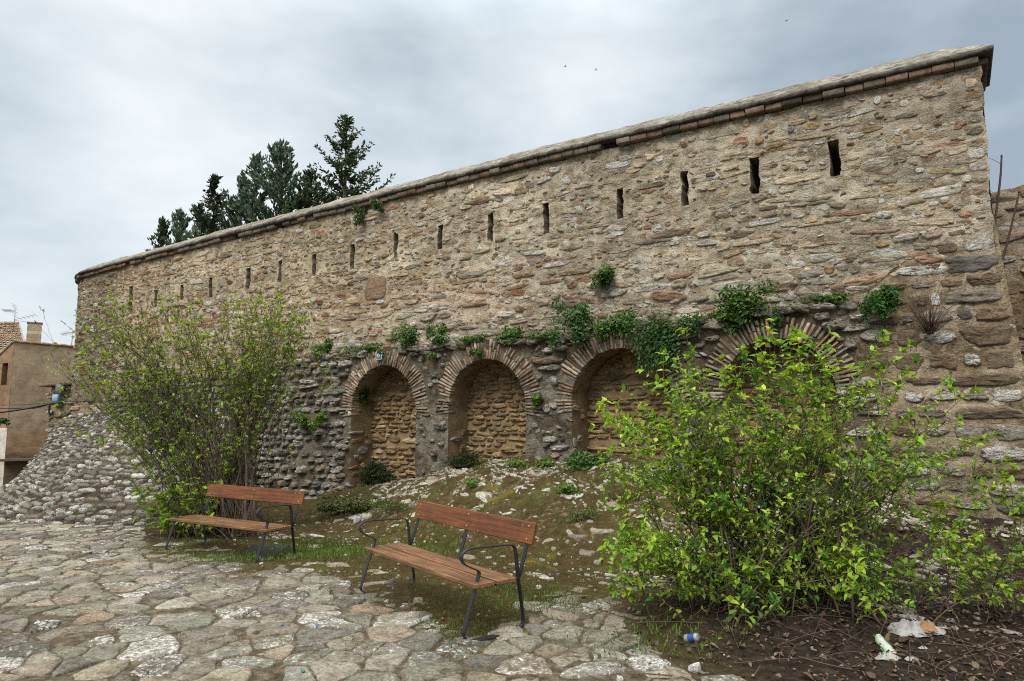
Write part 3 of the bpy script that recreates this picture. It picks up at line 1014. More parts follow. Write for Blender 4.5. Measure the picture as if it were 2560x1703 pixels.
def build_upper():
    mb = MB()
    us = np.arange(-0.62, 29.2, 0.035)
    # put grid columns on the slit edges
    for c, wd, z0, z1 in SL:
        for e in (c - wd / 2, c + wd / 2):
            k = np.argmin(np.abs(us - e))
            us[k] = e
    us = np.unique(us)
    nvv = 140
    tv_ = np.linspace(0, 1, nvv)
    Z = 2.2 + (topz(us)[:, None] - 2.2) * tv_[None, :]
    U = np.repeat(us[:, None], nvv, 1)
    q3 = np.stack([U.ravel(), U.ravel() * 0, Z.ravel()], -1)
    V = upper_map(U.ravel() + .022 * fbm(q3, (5, 1, 9), 2, 15) + .010 * nz(q3, (20, 1, 26), 16), Z.ravel() + .02 * fbm(q3, (8, 1, 5), 2, 18), np.zeros(U.size))
    F = gridf(len(us), nvv)
    uc = U.ravel()[F].mean(1)
    zc = Z.ravel()[F].mean(1)
    hole = np.zeros(len(F), bool)
    rims = []
    for c, wd, z0, z1 in SL:
        h = (np.abs(uc - c) < wd / 2 - 0.002) & (zc > z0) & (zc < z1)
        hole |= h
        rims.append(F[h])
    hole |= in_arch(uc, zc, 0.14)
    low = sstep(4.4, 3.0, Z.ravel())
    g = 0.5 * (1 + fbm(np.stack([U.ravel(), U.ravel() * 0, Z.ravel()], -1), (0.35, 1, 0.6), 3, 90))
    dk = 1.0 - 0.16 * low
    # darker band at the rounded left end
    le = sstep(21.2, 22.0, U.ravel() + 0.25 * g) * 0.45
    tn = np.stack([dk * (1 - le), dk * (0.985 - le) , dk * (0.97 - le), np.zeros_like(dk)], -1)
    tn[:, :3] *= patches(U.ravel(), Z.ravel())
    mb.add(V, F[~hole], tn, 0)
    # slit reveals: the rim of every hole pulled back into the wall, closed at the back
    for (c, wd, z0, z1), hf in zip(SL, rims):
        if len(hf) == 0:
            continue
        ed = {}
        for q in hf:
            for k in range(4):
                a, b = q[k], q[(k + 1) % 4]
                if (b, a) in ed:
                    del ed[(b, a)]
                else:
                    ed[(a, b)] = 1
        vs = sorted({v for e in ed for v in e})
        ix = {v: i for i, v in enumerate(vs)}
        f0 = V[vs]
        nv = len(vs)
        lay = [f0]
        s0, o0, ns, no = path(np.array([c]))
        for dd, wdn in ((0.12, 1.0), (0.45, 1.15), (0.85, 1.3)):
            d3 = (TV * ns[0] + NO * no[0])
            cc = wp(s0[0], o0[0], (z0 + z1) / 2)
            lat = (f0 - cc) @ TV
            q = f0 - d3 * dd + TV * (lat * (wdn - 1))[:, None]
            lay.append(q)
        VV = np.concatenate(lay)
        FF = []
        for L in range(len(lay) - 1):
            for a, b in ed:
                FF.append((ix[a] + L * nv, ix[b] + L * nv, ix[b] + (L + 1) * nv, ix[a] + (L + 1) * nv))
        # a dark back face
        order = [next(iter(ed))[0]]
        nxt = {a: b for a, b in ed}
        while True:
            b = nxt[order[-1]]
            if b == order[0] or len(order) > 400:
                break
            order.append(b)
        bk = [ix[v] + (len(lay) - 1) * nv for v in order]
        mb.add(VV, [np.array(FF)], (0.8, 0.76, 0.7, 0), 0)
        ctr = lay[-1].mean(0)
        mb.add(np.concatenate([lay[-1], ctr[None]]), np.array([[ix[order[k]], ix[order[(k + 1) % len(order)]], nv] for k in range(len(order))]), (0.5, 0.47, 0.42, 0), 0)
    # right end face, back face
    zt = np.linspace(2.2, 1, 2)
    zz = np.linspace(0.0, 6.56, 60)
    dd = np.linspace(0, 3.0, 30)
    Zg, Dg = np.meshgrid(zz, dd, indexing='ij')
    P0 = wp(np.full(Zg.size, -0.62) - 0.0, -Dg.ravel(), Zg.ravel())
    q = 0.02 * fbm(np.stack([Dg.ravel(), Dg.ravel() * 0, Zg.ravel()], -1), (4, 1, 6), 4, 12)
    edge0 = upper_off(np.full(Zg.size, -0.62), Zg.ravel()) * (Dg.ravel() < 1e-6)
    P0 = P0 - TV * (q * (Dg.ravel() > 1e-6))[:, None] + NO * edge0[:, None]
    mb.add(P0, gridf(len(zz), len(dd)), (0.9, 0.88, 0.85, 0), 0)
    bs = np.linspace(-0.62, 20.0, 40)
    bz = np.array([0.0, 6.3])
    bU, bZ = np.meshgrid(bs, bz, indexing='ij')
    mb.add(wp(bU.ravel(), -3.0 + 0 * bU.ravel(), bZ.ravel()), gridf(len(bs), 2, True), (0.9, 0.9, 0.9, 0), 0)
    # terrace behind the parapet, under the coping
    tU = np.array([-0.62, 20.0])
    mb.add(wp(np.array([-0.62, 20.0, 20.0, -0.62]), np.array([-0.9, -0.9, -3.0, -3.0]), np.array([6.3, 6.1, 6.1, 6.3])), np.array([[0, 1, 2, 3]]), (0.8, 0.8, 0.8, 0), 0)

    def keep(u, v, wd, hh):
        if v + hh > topz(u) - 0.02 or v < 2.6 or u - wd < -0.57:
            return False
        for c, w_, z0, z1 in SL:
            if abs(u - c) < w_ / 2 + wd * 1.02 and z0 - hh * 1.02 < v < z1 + hh * 1.02:
                return False
        if in_arch(u, v, 0.3):
            return False
        if 10.25 < u < 11.05 and 4.28 < v < 4.9:
            return False
        return True

    def skip(u, v):
        return 0.20 + 0.22 * float(sstep(3.9, 5.2, v)) * (1 - 0.6 * float(sstep(5, 12, u))) - 0.16 * float(sstep(4.2, 3.2, v))
    # courses from the ledge up; lower ones larger
    A = courses(-0.62, 28.8, 2.7, 3.95, 0.08, 0.20, 2.1, skip, keep, 0.65, 0.96, 0.3)
    B = courses(-0.62, 28.8, 3.95, 6.6, 0.055, 0.15, 1.9, skip, keep, 0.65, 0.96, 0.35)
    for q, lowz in ((A, True), (B, False)):
        cu, cv, W, H = q
        n = len(cu)
        tint = pcol(n, BAND_PAL if lowz else WALL_PAL, 0.13)
        # reddish patches of reused brick in places
        red = fbm(np.stack([cu, cu * 0, cv], -1), (0.5, 1, 1.1), 3, 77) + 0.25 * np.exp(-((cv - 4.3) / 0.45) ** 2)
        k = red > 0.36
        tint[k, :3] = tint[k, :3] * 0.55 + 0.45 * np.array([0.33, 0.17, 0.10]) * RNG.normal(1, .15, (k.sum(), 1))
        le = 1 - 0.4 * sstep(21.2, 22.0, cu)
        tint[:, :3] *= le[:, None] * patches(cu, cv)
        prot = RNG.uniform(0.006, 0.036, n) * (1.3 if lowz else 1.0)
        prot *= np.clip(H / 0.06, 0.5, 1.25)
        stones(mb, cu, cv, W, H, RNG.normal(0, 0.07, n), prot, tint, upper_map, 1, edge=(0.51, 0.44, 0.33, 0.0))
    # chips pressed into the mortar
    n = 1700
    cu, cv = RNG.uniform(-0.55, 27, n), RNG.uniform(2.9, 6.5, n)
    ok = np.array([keep(a, b, .05, .03) for a, b in zip(cu, cv)])
    cu, cv = cu[ok], cv[ok]
    n = len(cu)
    stones(mb, cu, cv, RNG.uniform(.02, .065, n), RNG.uniform(.012, .028, n), RNG.normal(0, .3, n), RNG.uniform(.01, .028, n), pcol(n, WALL_PAL, .15), upper_map, 1, 14, edge=(0.51, 0.44, 0.33, 0.0))
    # the large brown slab let into the face
    stones(mb, np.array([10.65]), np.array([4.58]), np.array([0.33]), np.array([0.27]), np.array([0.0]), np.array([0.03]),
           np.array([[0.27, 0.185, 0.125, 0.0]]), upper_map, 1, 28, 9.0, 0.05, 0.05, 0.015)
    # edge stones of the right end, seen against the sky
    zc = np.arange(4.8, 6.5, 0.17)
    n = len(zc)
    stones(mb, np.full(n, -0.50), zc, RNG.uniform(.07, .115, n), np.full(n, .07), RNG.normal(0, .05, n), RNG.uniform(.006, .02, n), pcol(n, WALL_PAL, .1), upper_map, 1, edge=(0.51, 0.44, 0.33, 0.0))
    mb.build('rubble_face', [M['mortar'], M['stone']], fort)


build_upper()


def build_coping():
    # a hipped concrete cap: lip, slope, ridge, all round the parapet
    st = []
    for u in np.arange(30.0, -0.61, -0.12):
        s, o, ns, no = (float(v) for v in path(u))
        st.append((s, o, ns, no, u, 0))
    st.append((-0.62, 0.0, -0.707, 0.707, -0.62, 1))
    for d in np.arange(0.1, 0.95, 0.1):
        st.append((-0.62, -d, -1.0, 0.0, -0.62, 2))
    st.append((-0.62, -0.92, -0.707, -0.707, -0.62, 1))
    for u in np.arange(-0.62, 30.0, 0.3):
        s, o, ns, no = (float(v) for v in path(u))
        st.append((s - ns * 0.92, o - no * 0.92, -ns, -no, u, 3))
    prof = [(-0.02, 0.10), (0.125, 0.102), (0.15, 0.12), (0.15, 0.165), (0.12, 0.195), (-0.10, 0.345), (-0.42, 0.545)]
    V = []
    for s, o, ns, no, u, k in st:
        T = float(topz(u))
        for j, (d, z) in enumerate(prof):
            dd = d * (1.414 if k == 1 else 1.0)
            if j >= 5:
                # ridge side, pinned near the hip
                rs, ro = (s + ns * d, o + no * d)
                t = (d + 0.0) / -0.42
                if k in (1, 2):
                    hs, ho = -0.2, -0.46
                    if j == 6:
                        rs, ro = hs, ho
                    else:
                        rs, ro = s * 0.72 + hs * 0.28, o * 0.72 + ho * 0.28
                elif k == 0 and s < -0.2 and j == 6:
                    rs, ro = -0.2, -0.42
                elif k == 3 and s < -0.2 and j == 6:
                    rs, ro = -0.2, -0.46
                elif j == 6 and k == 3:
                    ro = o + no * 0.46 * -1
                    rs = s - ns * 0.46
                V.append((rs, ro, T + z))
            else:
                V.append((s + ns * dd, o + no * dd, T + z))
    V = np.array(V)
    P = wp(V[:, 0], V[:, 1], V[:, 2])
    nsd = np.stack([V[:, 0], V[:, 1], V[:, 2]], -1)
    q = fbm(nsd, (2.2, 2.2, 2.2), 4, 8) * 0.022 + fbm(nsd, (11, 11, 11), 2, 9) * 0.012
    P[:, 2] += q
    P += NO * (q * 0.7)[:, None]
    mb = MB()
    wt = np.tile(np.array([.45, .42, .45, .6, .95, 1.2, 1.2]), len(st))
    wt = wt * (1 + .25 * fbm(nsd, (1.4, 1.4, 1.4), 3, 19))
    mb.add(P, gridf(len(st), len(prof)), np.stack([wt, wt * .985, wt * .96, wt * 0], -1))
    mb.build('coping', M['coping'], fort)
    # oversailing course of thin bricks under the cap
    mb = MB()
    bp = [(0.19, 0.135, 0.10), (0.175, 0.145, 0.11), (0.15, 0.13, 0.105), (0.20, 0.135, 0.098), (0.125, 0.108, 0.088)]
    u = -0.60
    while u < 29.0:
        L = RNG.uniform(0.24, 0.31)
        if RNG.random() > 0.015:
            s, o, ns, no = (float(v) for v in path(u + L / 2))
            n3 = TV * ns + NO * no
            t3 = TV * no - NO * ns
            T = float(topz(u + L / 2))
            dp = RNG.normal(0.105, 0.012) if u < 9.5 or RNG.random() < 0.75 else RNG.normal(0.055, .02)
            c = wp(s, o, T + 0.052 + RNG.normal(0, .005)) + n3 * (dp - 0.13)
            col = np.array(bp[RNG.integers(len(bp))]) * RNG.normal(1, .12)
            box(mb, c, t3 * (L / 2 - 0.006), n3 * 0.13, np.array([0, 0, 0.047]) + t3 * RNG.normal(0, .002), tuple(col) + (0,), 0, 0.003, 0.008)
        u += L
    for d in np.arange(0.02, 0.9, 0.2):
        c = wp(-0.62, -d - 0.08, 6.56 + 0.052) - TV * (0.09 - 0.13)
        col = np.array(bp[RNG.integers(len(bp))]) * RNG.normal(1, .12)
        box(mb, c, NA * 0.09, TV * 0.13, np.array([0, 0, 0.045]), tuple(col) + (0,), 0, 0.003, 0.008)
    mb.build('brick_course', M['brick'], fort)


build_coping()

ARCD = 0.66       # depth of the niches
LOFF = 0.45       # the arcade stands this far in front of the upper face


def ltop(s):
    return np.interp(s, [-1.3, -0.3, 0.35, 0.9, 1.5, 3.2, 5.9, 8.5, 11.9, 13.0, 15, 18.0, 21], [4.62, 4.55, 4.0, 3.52, 3.36, 3.30, 3.17, 3.16, 3.08, 2.95, 2.85, 2.5, 2.3])


def lower_off(s, z):
    s = np.asarray(s, float)
    z = np.asarray(z, float)
    P = np.stack([s, s * 0, z], -1)
    tp = ltop(s)
    kr = 1 - sstep(0.8, 1.5, s)                      # the battered right corner
    o = LOFF * (1 - kr) + kr * (-0.10 + 0.55 * np.clip((4.6 - z) / 3.2, 0, 1))
    o = o + sstep(11.3, 12.4, s) * 0.28 * np.clip((3.1 - z) / 3.0, 0, 1)      # the rubble flank leans out at its foot
    am = 0.05 + 0.02 * sstep(10.8, 12, s)
    return o + am * fbm(P, (1.5, 1, 1.7), 4, 61) + 0.022 * fbm(P, (6, 1, 8), 3, 62)


def smap(s, z):
    """the right edge leans outward towards its foot"""
    return s - 0.29 * np.clip((0.6 - s) / 1.22, 0, 1) * np.clip((4.7 - z) / 3.6, 0, 1)


def lower_map(u, v, h):
    return wp(smap(u, v), lower_off(u, v) + h, v)


def arch_curve(c, zs, R, zf, n=40):
    th = np.linspace(0, math.pi, n)
    left = [(c + R, z) for z in np.arange(-0.4, zs - 0.03, 0.08)]
    arc = [(c + R * math.cos(t), zs + R * math.sin(t)) for t in th]
    right = [(c - R, z) for z in np.arange(-0.4, zs - 0.03, 0.08)][::-1]
    return left + arc + right


def build_lower():
    mb = MB()
    st = 0.075
    ss = np.arange(-0.62, 20.5, st)
    pts, edges = [], []
    for a in ARCH:
        cv = arch_curve(*a)
        b = len(pts)
        pts += cv
        edges += [(b + k, b + k + 1) for k in range(len(cv) - 1)]
    for i, s in enumerate(ss):
        tp = float(ltop(s))
        nzv = int((tp + 0.4) / st)
        for k in range(nzv + 1):
            z = -0.4 + (tp + 0.4) * k / nzv
            if not in_arch(s, z, 0.045):
                pts.append((s, z))
    vin = [Vector(p) for p in pts]
    vo, eo, fo, _, _, _ = delaunay_2d_cdt(vin, edges, [], 0, 1e-5)
    V2 = np.array([tuple(v) for v in vo])
    F = np.array([f for f in fo if len(f) == 3])
    cc = V2[F].mean(1)
    ok = ~in_arch(cc[:, 0], cc[:, 1], -0.002) & (cc[:, 1] < ltop(cc[:, 0]) + 0.001)
    P = lower_map(V2[:, 0], V2[:, 1], np.zeros(len(V2)))
    F = F[ok]
    # tint: darker and mossier near the ledge and in the spandrels
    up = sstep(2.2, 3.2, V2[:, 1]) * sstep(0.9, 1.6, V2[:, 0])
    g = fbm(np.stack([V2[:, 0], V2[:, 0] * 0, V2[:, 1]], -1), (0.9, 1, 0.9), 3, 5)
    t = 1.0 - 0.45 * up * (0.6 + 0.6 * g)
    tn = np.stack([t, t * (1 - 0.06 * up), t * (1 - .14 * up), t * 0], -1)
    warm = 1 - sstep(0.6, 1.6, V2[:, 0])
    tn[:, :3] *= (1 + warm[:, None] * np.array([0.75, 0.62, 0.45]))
    # triangles from the CDT are counter-clockwise in (s, z): s runs left, so flip
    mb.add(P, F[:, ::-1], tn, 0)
    # ledge on top
    lu = np.arange(-0.62, 20.5, 0.08)
    lt = np.linspace(0, 1, 6)
    A, B = np.meshgrid(lu, lt, indexing='ij')
    z = ltop(A)
    o = lower_off(A, z) * (1 - B) + -0.08 * B
    Q = np.stack([A, B, A * 0], -1)
    P = wp(smap(A, z), o, z + 0.10 * B + 0.04 * fbm(Q, (3, 3, 1), 3, 4) * np.minimum(B * 4, 1))
    mb.add(P.reshape(-1, 3), gridf(len(lu), 6, True), (0.5, 0.45, 0.36, 0), 0)
    # right return of the battered corner
    zz = np.linspace(-0.4, 4.62, 60)
    dd = np.linspace(0, 3.5, 24)
    Zg, Dg = np.meshgrid(zz, dd, indexing='ij')
    s0 = smap(np.full(Zg.shape, -0.62), Zg)
    o0 = lower_off(np.full(Zg.shape, -0.62), Zg)
    q = 0.03 * fbm(np.stack([Dg, Dg * 0, Zg], -1), (3, 1, 5), 4, 12) * (Dg > 1e-6)
    mb.add(wp(s0 - q, o0 - Dg, Zg).reshape(-1, 3), gridf(len(zz), len(dd)), (1.0, 0.9, 0.8, 0), 0)

    def keep(u, v, wd, hh):
        if v + hh > ltop(u) + 0.04:
            return False
        for c, zs, R, zf in ARCH:
            if v < zs:
                if abs(u - c) < R + wd * 0.8:
                    return False
            elif math.hypot(u - c, v - zs) < R + 0.30 + max(wd, hh) * 0.8:
                return False
        if u < 0.75 and v < 4.5:
            return False
        return True
    # piers and spandrels
    q = courses(0.6, 11.2, -0.1, 3.3, 0.13, 0.26, 1.7, lambda u, v: 0.24 - 0.1 * float(sstep(2.2, 3, v)), keep, .5, .95, .25)
    cu, cv, W, H = q
    n = len(cu)
    stones(mb, cu, cv, W, H, RNG.normal(0, .1, n), RNG.uniform(.035, .11, n), pcol(n, GREY_PAL, .15), lower_map, 1, 16, 2.6, .22, .07, .16, edge=(0.24, 0.21, 0.165, 0.0), lean=.2)
    # rubble flank left of the first arch: coursed, strongly standing out
    q = courses(11.1, 20.4, -0.3, 3.15, 0.13, 0.19, 1.45, 0.12, keep, 0.3, 0.86, 0.10)
    cu, cv, W, H = q
    n = len(cu)
    stones(mb, cu, cv, W, H, RNG.normal(0, .06, n), RNG.uniform(.05, .10, n), pcol(n, GREY_PAL, .15), lower_map, 1, 16, 2.4, .2, .07, .15, lean=.35)
    # rough stones along the lip of the ledge
    us = np.arange(1.2, 20, 0.24) + RNG.uniform(-.06, .06, len(np.arange(1.2, 20, 0.24)))
    n = len(us)
    tpz = ltop(us) - 0.05
    kk = np.array([not in_arch(a, b, 0.36) for a, b in zip(us, tpz)])
    us, tpz = us[kk], tpz[kk]
    n = len(us)
    stones(mb, us, tpz, RNG.uniform(.08, .18, n), RNG.uniform(.05, .09, n), RNG.normal(0, .1, n), RNG.uniform(.04, .10, n), pcol(n, GREY_PAL, .15) * [0.8, 0.78, 0.74, 0.8], lower_map, 1, 14, 2.6, .2, .12)
    n = 900
    cu, cv = RNG.uniform(0.7, 20, n), RNG.uniform(-.1, 3.1, n)
    ok = np.array([keep(a, b, .05, .03) for a, b in zip(cu, cv)])
    cu, cv = cu[ok], cv[ok]
    n = len(cu)
    stones(mb, cu, cv, RNG.uniform(.025, .08, n), RNG.uniform(.02, .045, n), RNG.normal(0, .4, n), RNG.uniform(.02, .06, n), pcol(n, GREY_PAL, .15), lower_map, 1, 10)
    # long worn slabs of the battered corner
    z = -0.1
    k = 0
    sl, col = [], []
    big = [((0.27, 0.24, 0.2), .5), ((0.2, 0.15, 0.105), .05), ((0.17, 0.155, 0.14), .2), ((0.34, 0.31, 0.27), .95), ((0.27, 0.2, 0.14), .1), ((0.30, 0.27, 0.23), .9),
           ((0.27, 0.24, 0.2), .7), ((0.24, 0.19, 0.14), .05), ((0.34, 0.31, 0.27), .95), ((0.18, 0.13, 0.09), .0), ((0.2, 0.145, 0.10), .0), ((0.19, 0.14, 0.095), .05), ((0.25, 0.18, 0.12), .1)]
    while z < 4.5:
        h = RNG.uniform(.19, .36)
        L = RNG.uniform(.42, .75) if k % 2 else RNG.uniform(.25, .45)
        sl.append((-0.62 + L / 2 + 0.03, z + h / 2, L / 2 - .015, h / 2 - .02))
        col.append(big[k % len(big)][0] + (big[k % len(big)][1],))
        u = -0.62 + L + .03
        while u < 0.85 - 0.0:
            if abs(u - ARCH[3][0]) < 0.8 + 0.3 and z < 2.1:
                break
            L2 = RNG.uniform(.14, .42)
            hh = h * RNG.uniform(.45, .95)
            if z + h < ltop(u + L2) + .05:
                sl.append((u + L2 / 2, z + h / 2, L2 / 2 - .02, hh / 2 - .02))
                c_, al = big[RNG.integers(len(big))]
                col.append(c_ + (al,))
            u += L2
        z += h
        k += 1
    sl = np.array(sl)
    n = len(sl)
    stones(mb, sl[:, 0], sl[:, 1], sl[:, 2], sl[:, 3], RNG.normal(0, .03, n), RNG.uniform(.02, .05, n), np.array(col), lower_map, 2, 26, 3.0, .2, .06, .14, edge=(0.36, 0.30, 0.22, 0.0))
    # the same big stones seen edge-on round the corner
    mb.build('arcade_face', [M['mortar_grey'], M['rubble'], M['quoin']], fort)

    for c, zs, R, zf in ARCH:
        g = MB()
        # brick ring: two rough rings of bricks on edge
        bp = [(0.30, 0.235, 0.17), (0.36, 0.285, 0.21), (0.29, 0.21, 0.16), (0.33, 0.205, 0.145), (0.25, 0.21, 0.165), (0.40, 0.335, 0.255), (0.27, 0.245, 0.205)]
        th = -0.16
        while th < math.pi + 0.16:
            wth = RNG.uniform(0.036, 0.052)
            tc = th + wth / 2 / (R + 0.15)
            er = np.array([math.cos(tc), math.sin(tc)])
            split = RNG.random()
            segs = [(0.0, 0.33)] if split < 0.4 else ([(0.0, 0.16), (0.17, 0.33)] if split < .8 else [(0.0, 0.23), (0.24, 0.34)])
            for r0, r1 in segs:
                if RNG.random() < 0.09:
                    continue
                r1 = r1 + RNG.normal(0, .022)
                r0 = r0 + (abs(RNG.normal(0, .012)) if r0 == 0 else 0)
                rm = R - 0.012 + (r0 + r1) / 2
                s_, z_ = c + er[0] * rm, zs + er[1] * rm
                of = float(lower_off(np.array([s_]), np.array([z_]))[0]) * 0.85 + LOFF * 0.15
                col = np.array(bp[RNG.integers(len(bp))]) * RNG.normal(1, .16)
                pr = RNG.normal(0.024, 0.013)
                er3 = TV * er[0] + np.array([0, 0, er[1]])
                et3 = TV * -er[1] + np.array([0, 0, er[0]])
                et3 = unit(et3 + er3 * RNG.normal(0, .03))
                box(g, wp(s_, of + pr - 0.11, z_), er3 * (r1 - r0) / 2, et3 * (wth / 2 - .004), NO * 0.11, tuple(np.clip(col, .02, .6)) + (0,), 0, 0.004, 0.006)
            th += (wth + RNG.uniform(0.012, 0.022)) / (R + 0.12)
        g.build('arch_ring', M['brick'], fort)
        # niche: soffit, jambs and back
        g = MB()
        cv = np.array(arch_curve(c, zs, R, zf))
        dep = np.linspace(0, ARCD, 9)
        A = np.repeat(cv[:, None, :], 9, 1)
        Dp = np.repeat(dep[None, :], len(cv), 0)
        of = lower_off(A[..., 0], A[..., 1])
        Q = np.stack([A[..., 0], Dp, A[..., 1]], -1)
        dis = 0.03 * fbm(Q, (3, 4, 6), 4, 70) * np.minimum(Dp * 8, 1)
        nrm = np.stack([A[..., 0] - c, np.where(A[..., 1] > zs, A[..., 1] - zs, 0)], -1)
        nrm /= np.linalg.norm(nrm, axis=-1)[..., None] + 1e-9
        P = wp(A[..., 0] + nrm[..., 0] * dis, of * (1 - Dp / ARCD) + LOFF * Dp / ARCD - Dp, A[..., 1] + nrm[..., 1] * dis)
        g.add(P.reshape(-1, 3), gridf(len(cv), 9), (0.80, 0.80, 0.80, 0), 0)
        # back wall of the niche with its ochre stones
        bs, bz = np.arange(c - R - .1, c + R + .15, .06), np.arange(-0.4, zs + R + .12, .06)
        U, Z = np.meshgrid(bs, bz, indexing='ij')

        def bmap(u, v, h):
            u = np.asarray(u)
            v = np.asarray(v)
            return wp(u, LOFF - ARCD + h + .02 * fbm(np.stack([u, u * 0, v], -1), (4, 1, 6), 4, 51), v)
        g.add(bmap(U.ravel(), Z.ravel(), np.zeros(U.size)), gridf(len(bs), len(bz)), (1, 1, 1, 0), 0)

        def kp(u, v, wd, hh):
            return (abs(u - c) < R + .05 and v < zs) or math.hypot(u - c, v - zs) < R + .05
        q = courses(c - R - .1, c + R + .1, 0.1, zs + R, .07, .13, 2.5, 0.05, kp, .4, .96, .1)
        cu, cv_, W, H = q
        n = len(cu)
        stones(g, cu, cv_, W, H, RNG.normal(0, .06, n), RNG.uniform(.035, .075, n), pcol(n, OCHRE_PAL, .14), bmap, 1, 14, 2.6, .18, .04, .14)

        # jamb stones on both sides
        def jmap(side):
            def f(u, v, h):     # u = depth into the niche, v = height
                u = np.asarray(u)
                ss_ = c + side * (R - h)
                of_ = lower_off(np.full(u.shape, c + side * R), v)
                return wp(ss_, of_ * (1 - u / ARCD) + LOFF * u / ARCD - u, v)
            return f
        for side in (1, -1):
            q = courses(0.02, ARCD - .05, 0.1, zs - .05, .10, .2, 1.5, 0.3, lambda u, v, wd, hh: u + wd < ARCD and u - wd > -.05)
            cu, cv_, W, H = q
            n = len(cu)
            stones(g, cu, cv_, W, H, RNG.normal(0, .08, n), RNG.uniform(.015, .04, n), pcol(n, OCHRE_PAL[:3] + GREY_PAL[:2], .14), jmap(side), 1, 12)
        g.build('niche', [M['mortar_ochre'], M['stone']], fort)


build_lower()


# ------------------------------------------------------------------ rubble apron at the left
def build_apron():
    toe = np.array([(13.5, 0.55), (13.1, 1.8), (12.45, 3.2), (12.2, 4.1), (12.6, 4.7), (15.1, 5.2), (18.0, 4.5), (20.5, 3.4), (23.6, 2.3), (26.0, 1.1), (27.4, -0.9), (27.7, -6)])
    top = np.array([(13.6, 0.4, 0.9), (13.75, 0.4, 1.5), (13.9, 0.38, 1.85), (14.1, 0.38, 1.98), (14.5, .36, 2.05), (16.5, .33, 2.15), (18.6, .3, 2.1), (20.8, .25, 1.9), (24.2, 0.0, 1.72), (25.3, -0.9, 1.66), (25.8, -2.2, 1.6), (25.8, -6, 1.55)])
    seg = np.linalg.norm(np.diff(toe, axis=0), axis=1)
    cu = np.concatenate([[0], np.cumsum(seg)])
    Lt = cu[-1]

    def fm(u, v, h):
        u = np.asarray(u, float)
        v = np.asarray(v, float)
        ts, to = np.interp(u, cu, toe[:, 0]), np.interp(u, cu, toe[:, 1])
        ps, po, pz = (np.interp(u, cu, top[:, k]) for k in range(3))
        B = wp(ts, to, 0 * ts)
        zb = np.maximum(ground(B[:, 0], B[:, 1]), -0.9) - 0.05 - 0.25 * sstep(18, 24, ts)
        s, o = ts + (ps - ts) * v, to + (po - to) * v
        z = zb + (pz - zb) * (v * 0.82 + 0.18 * np.clip(v, 0, None) ** 2.2)
        P = wp(s, o, z)
        # outward direction of the slope
        run = np.hypot(ps - ts, po - to)
        e = np.stack([(ps - ts) / run, (po - to) / run], -1)
        sl = (pz - zb) / run
        nn = np.stack([-e[:, 0] * sl, -e[:, 1] * sl, np.ones_like(sl)], -1)
        nn /= np.linalg.norm(nn, axis=1)[:, None]
        n3 = TV * nn[:, :1] + NO * nn[:, 1:2] + np.array([0, 0, 1.0]) * nn[:, 2:]
        hh = h + 0.05 * fbm(P, (1.2, 1.2, 1.2), 3, 14)
        return P + n3 * hh[:, None]
    mb = MB()
    uu, vv = np.arange(0, Lt, 0.09), np.linspace(-0.03, 1.0, 56)
    U, V = np.meshgrid(uu, vv, indexing='ij')
    mb.add(fm(U.ravel(), V.ravel(), np.zeros(U.size)), gridf(len(uu), len(vv), True), (0.5, 0.48, 0.44, 0), 0)
    # courses of stone, one row above the other
    nrow = 31
    cs, cvv, W, H, rt = [], [], [], [], []
    slope = 5.2
    for r in range(nrow):
        v = (r + 0.5) / nrow
        u = RNG.uniform(0, .2)
        while u < Lt * 0.88:
            wd = 0.25 * math.exp(RNG.normal(0, .42))
            shrink = 0.55 + 0.45 * (1 - v)
            if RNG.random() > 0.08:
                cs.append(u + wd / 2)
                cvv.append(v + RNG.normal(0, .006))
                W.append(wd / 2 * .95)
                H.append(0.5 / nrow * RNG.uniform(.6, 1.0) * 0.95)
            u += wd * (1.02 / max(shrink, .3)) ** 0.4
    cs, cvv, W, H = map(np.array, (cs, cvv, W, H))
    n = len(cs)
    pal = [(4, (0.28, 0.262, 0.23), 0.62), (3, (0.35, 0.33, 0.295), 0.75), (2, (0.2, 0.187, 0.16), 0.55), (2, (0.42, 0.405, 0.375), 0.9), (1, (0.27, 0.22, 0.165), 0.35)]

    # half heights are in v units, so rotate nothing here
    stones(mb, cs, cvv, W, H, np.zeros(n), RNG.uniform(.03, .065, n), pcol(n, pal, .17) * [.82, .81, .80, 1], fm, 1, 16, 2.6, .10, .06, .12, lean=.25)
    o = mb.build('rubble_slope', [M['mortar_grey'], M['rubble']])
    tag(o, 'sloping apron of white and grey rubble stones at the wall foot behind the left bush', 'stone slope')


build_apron()

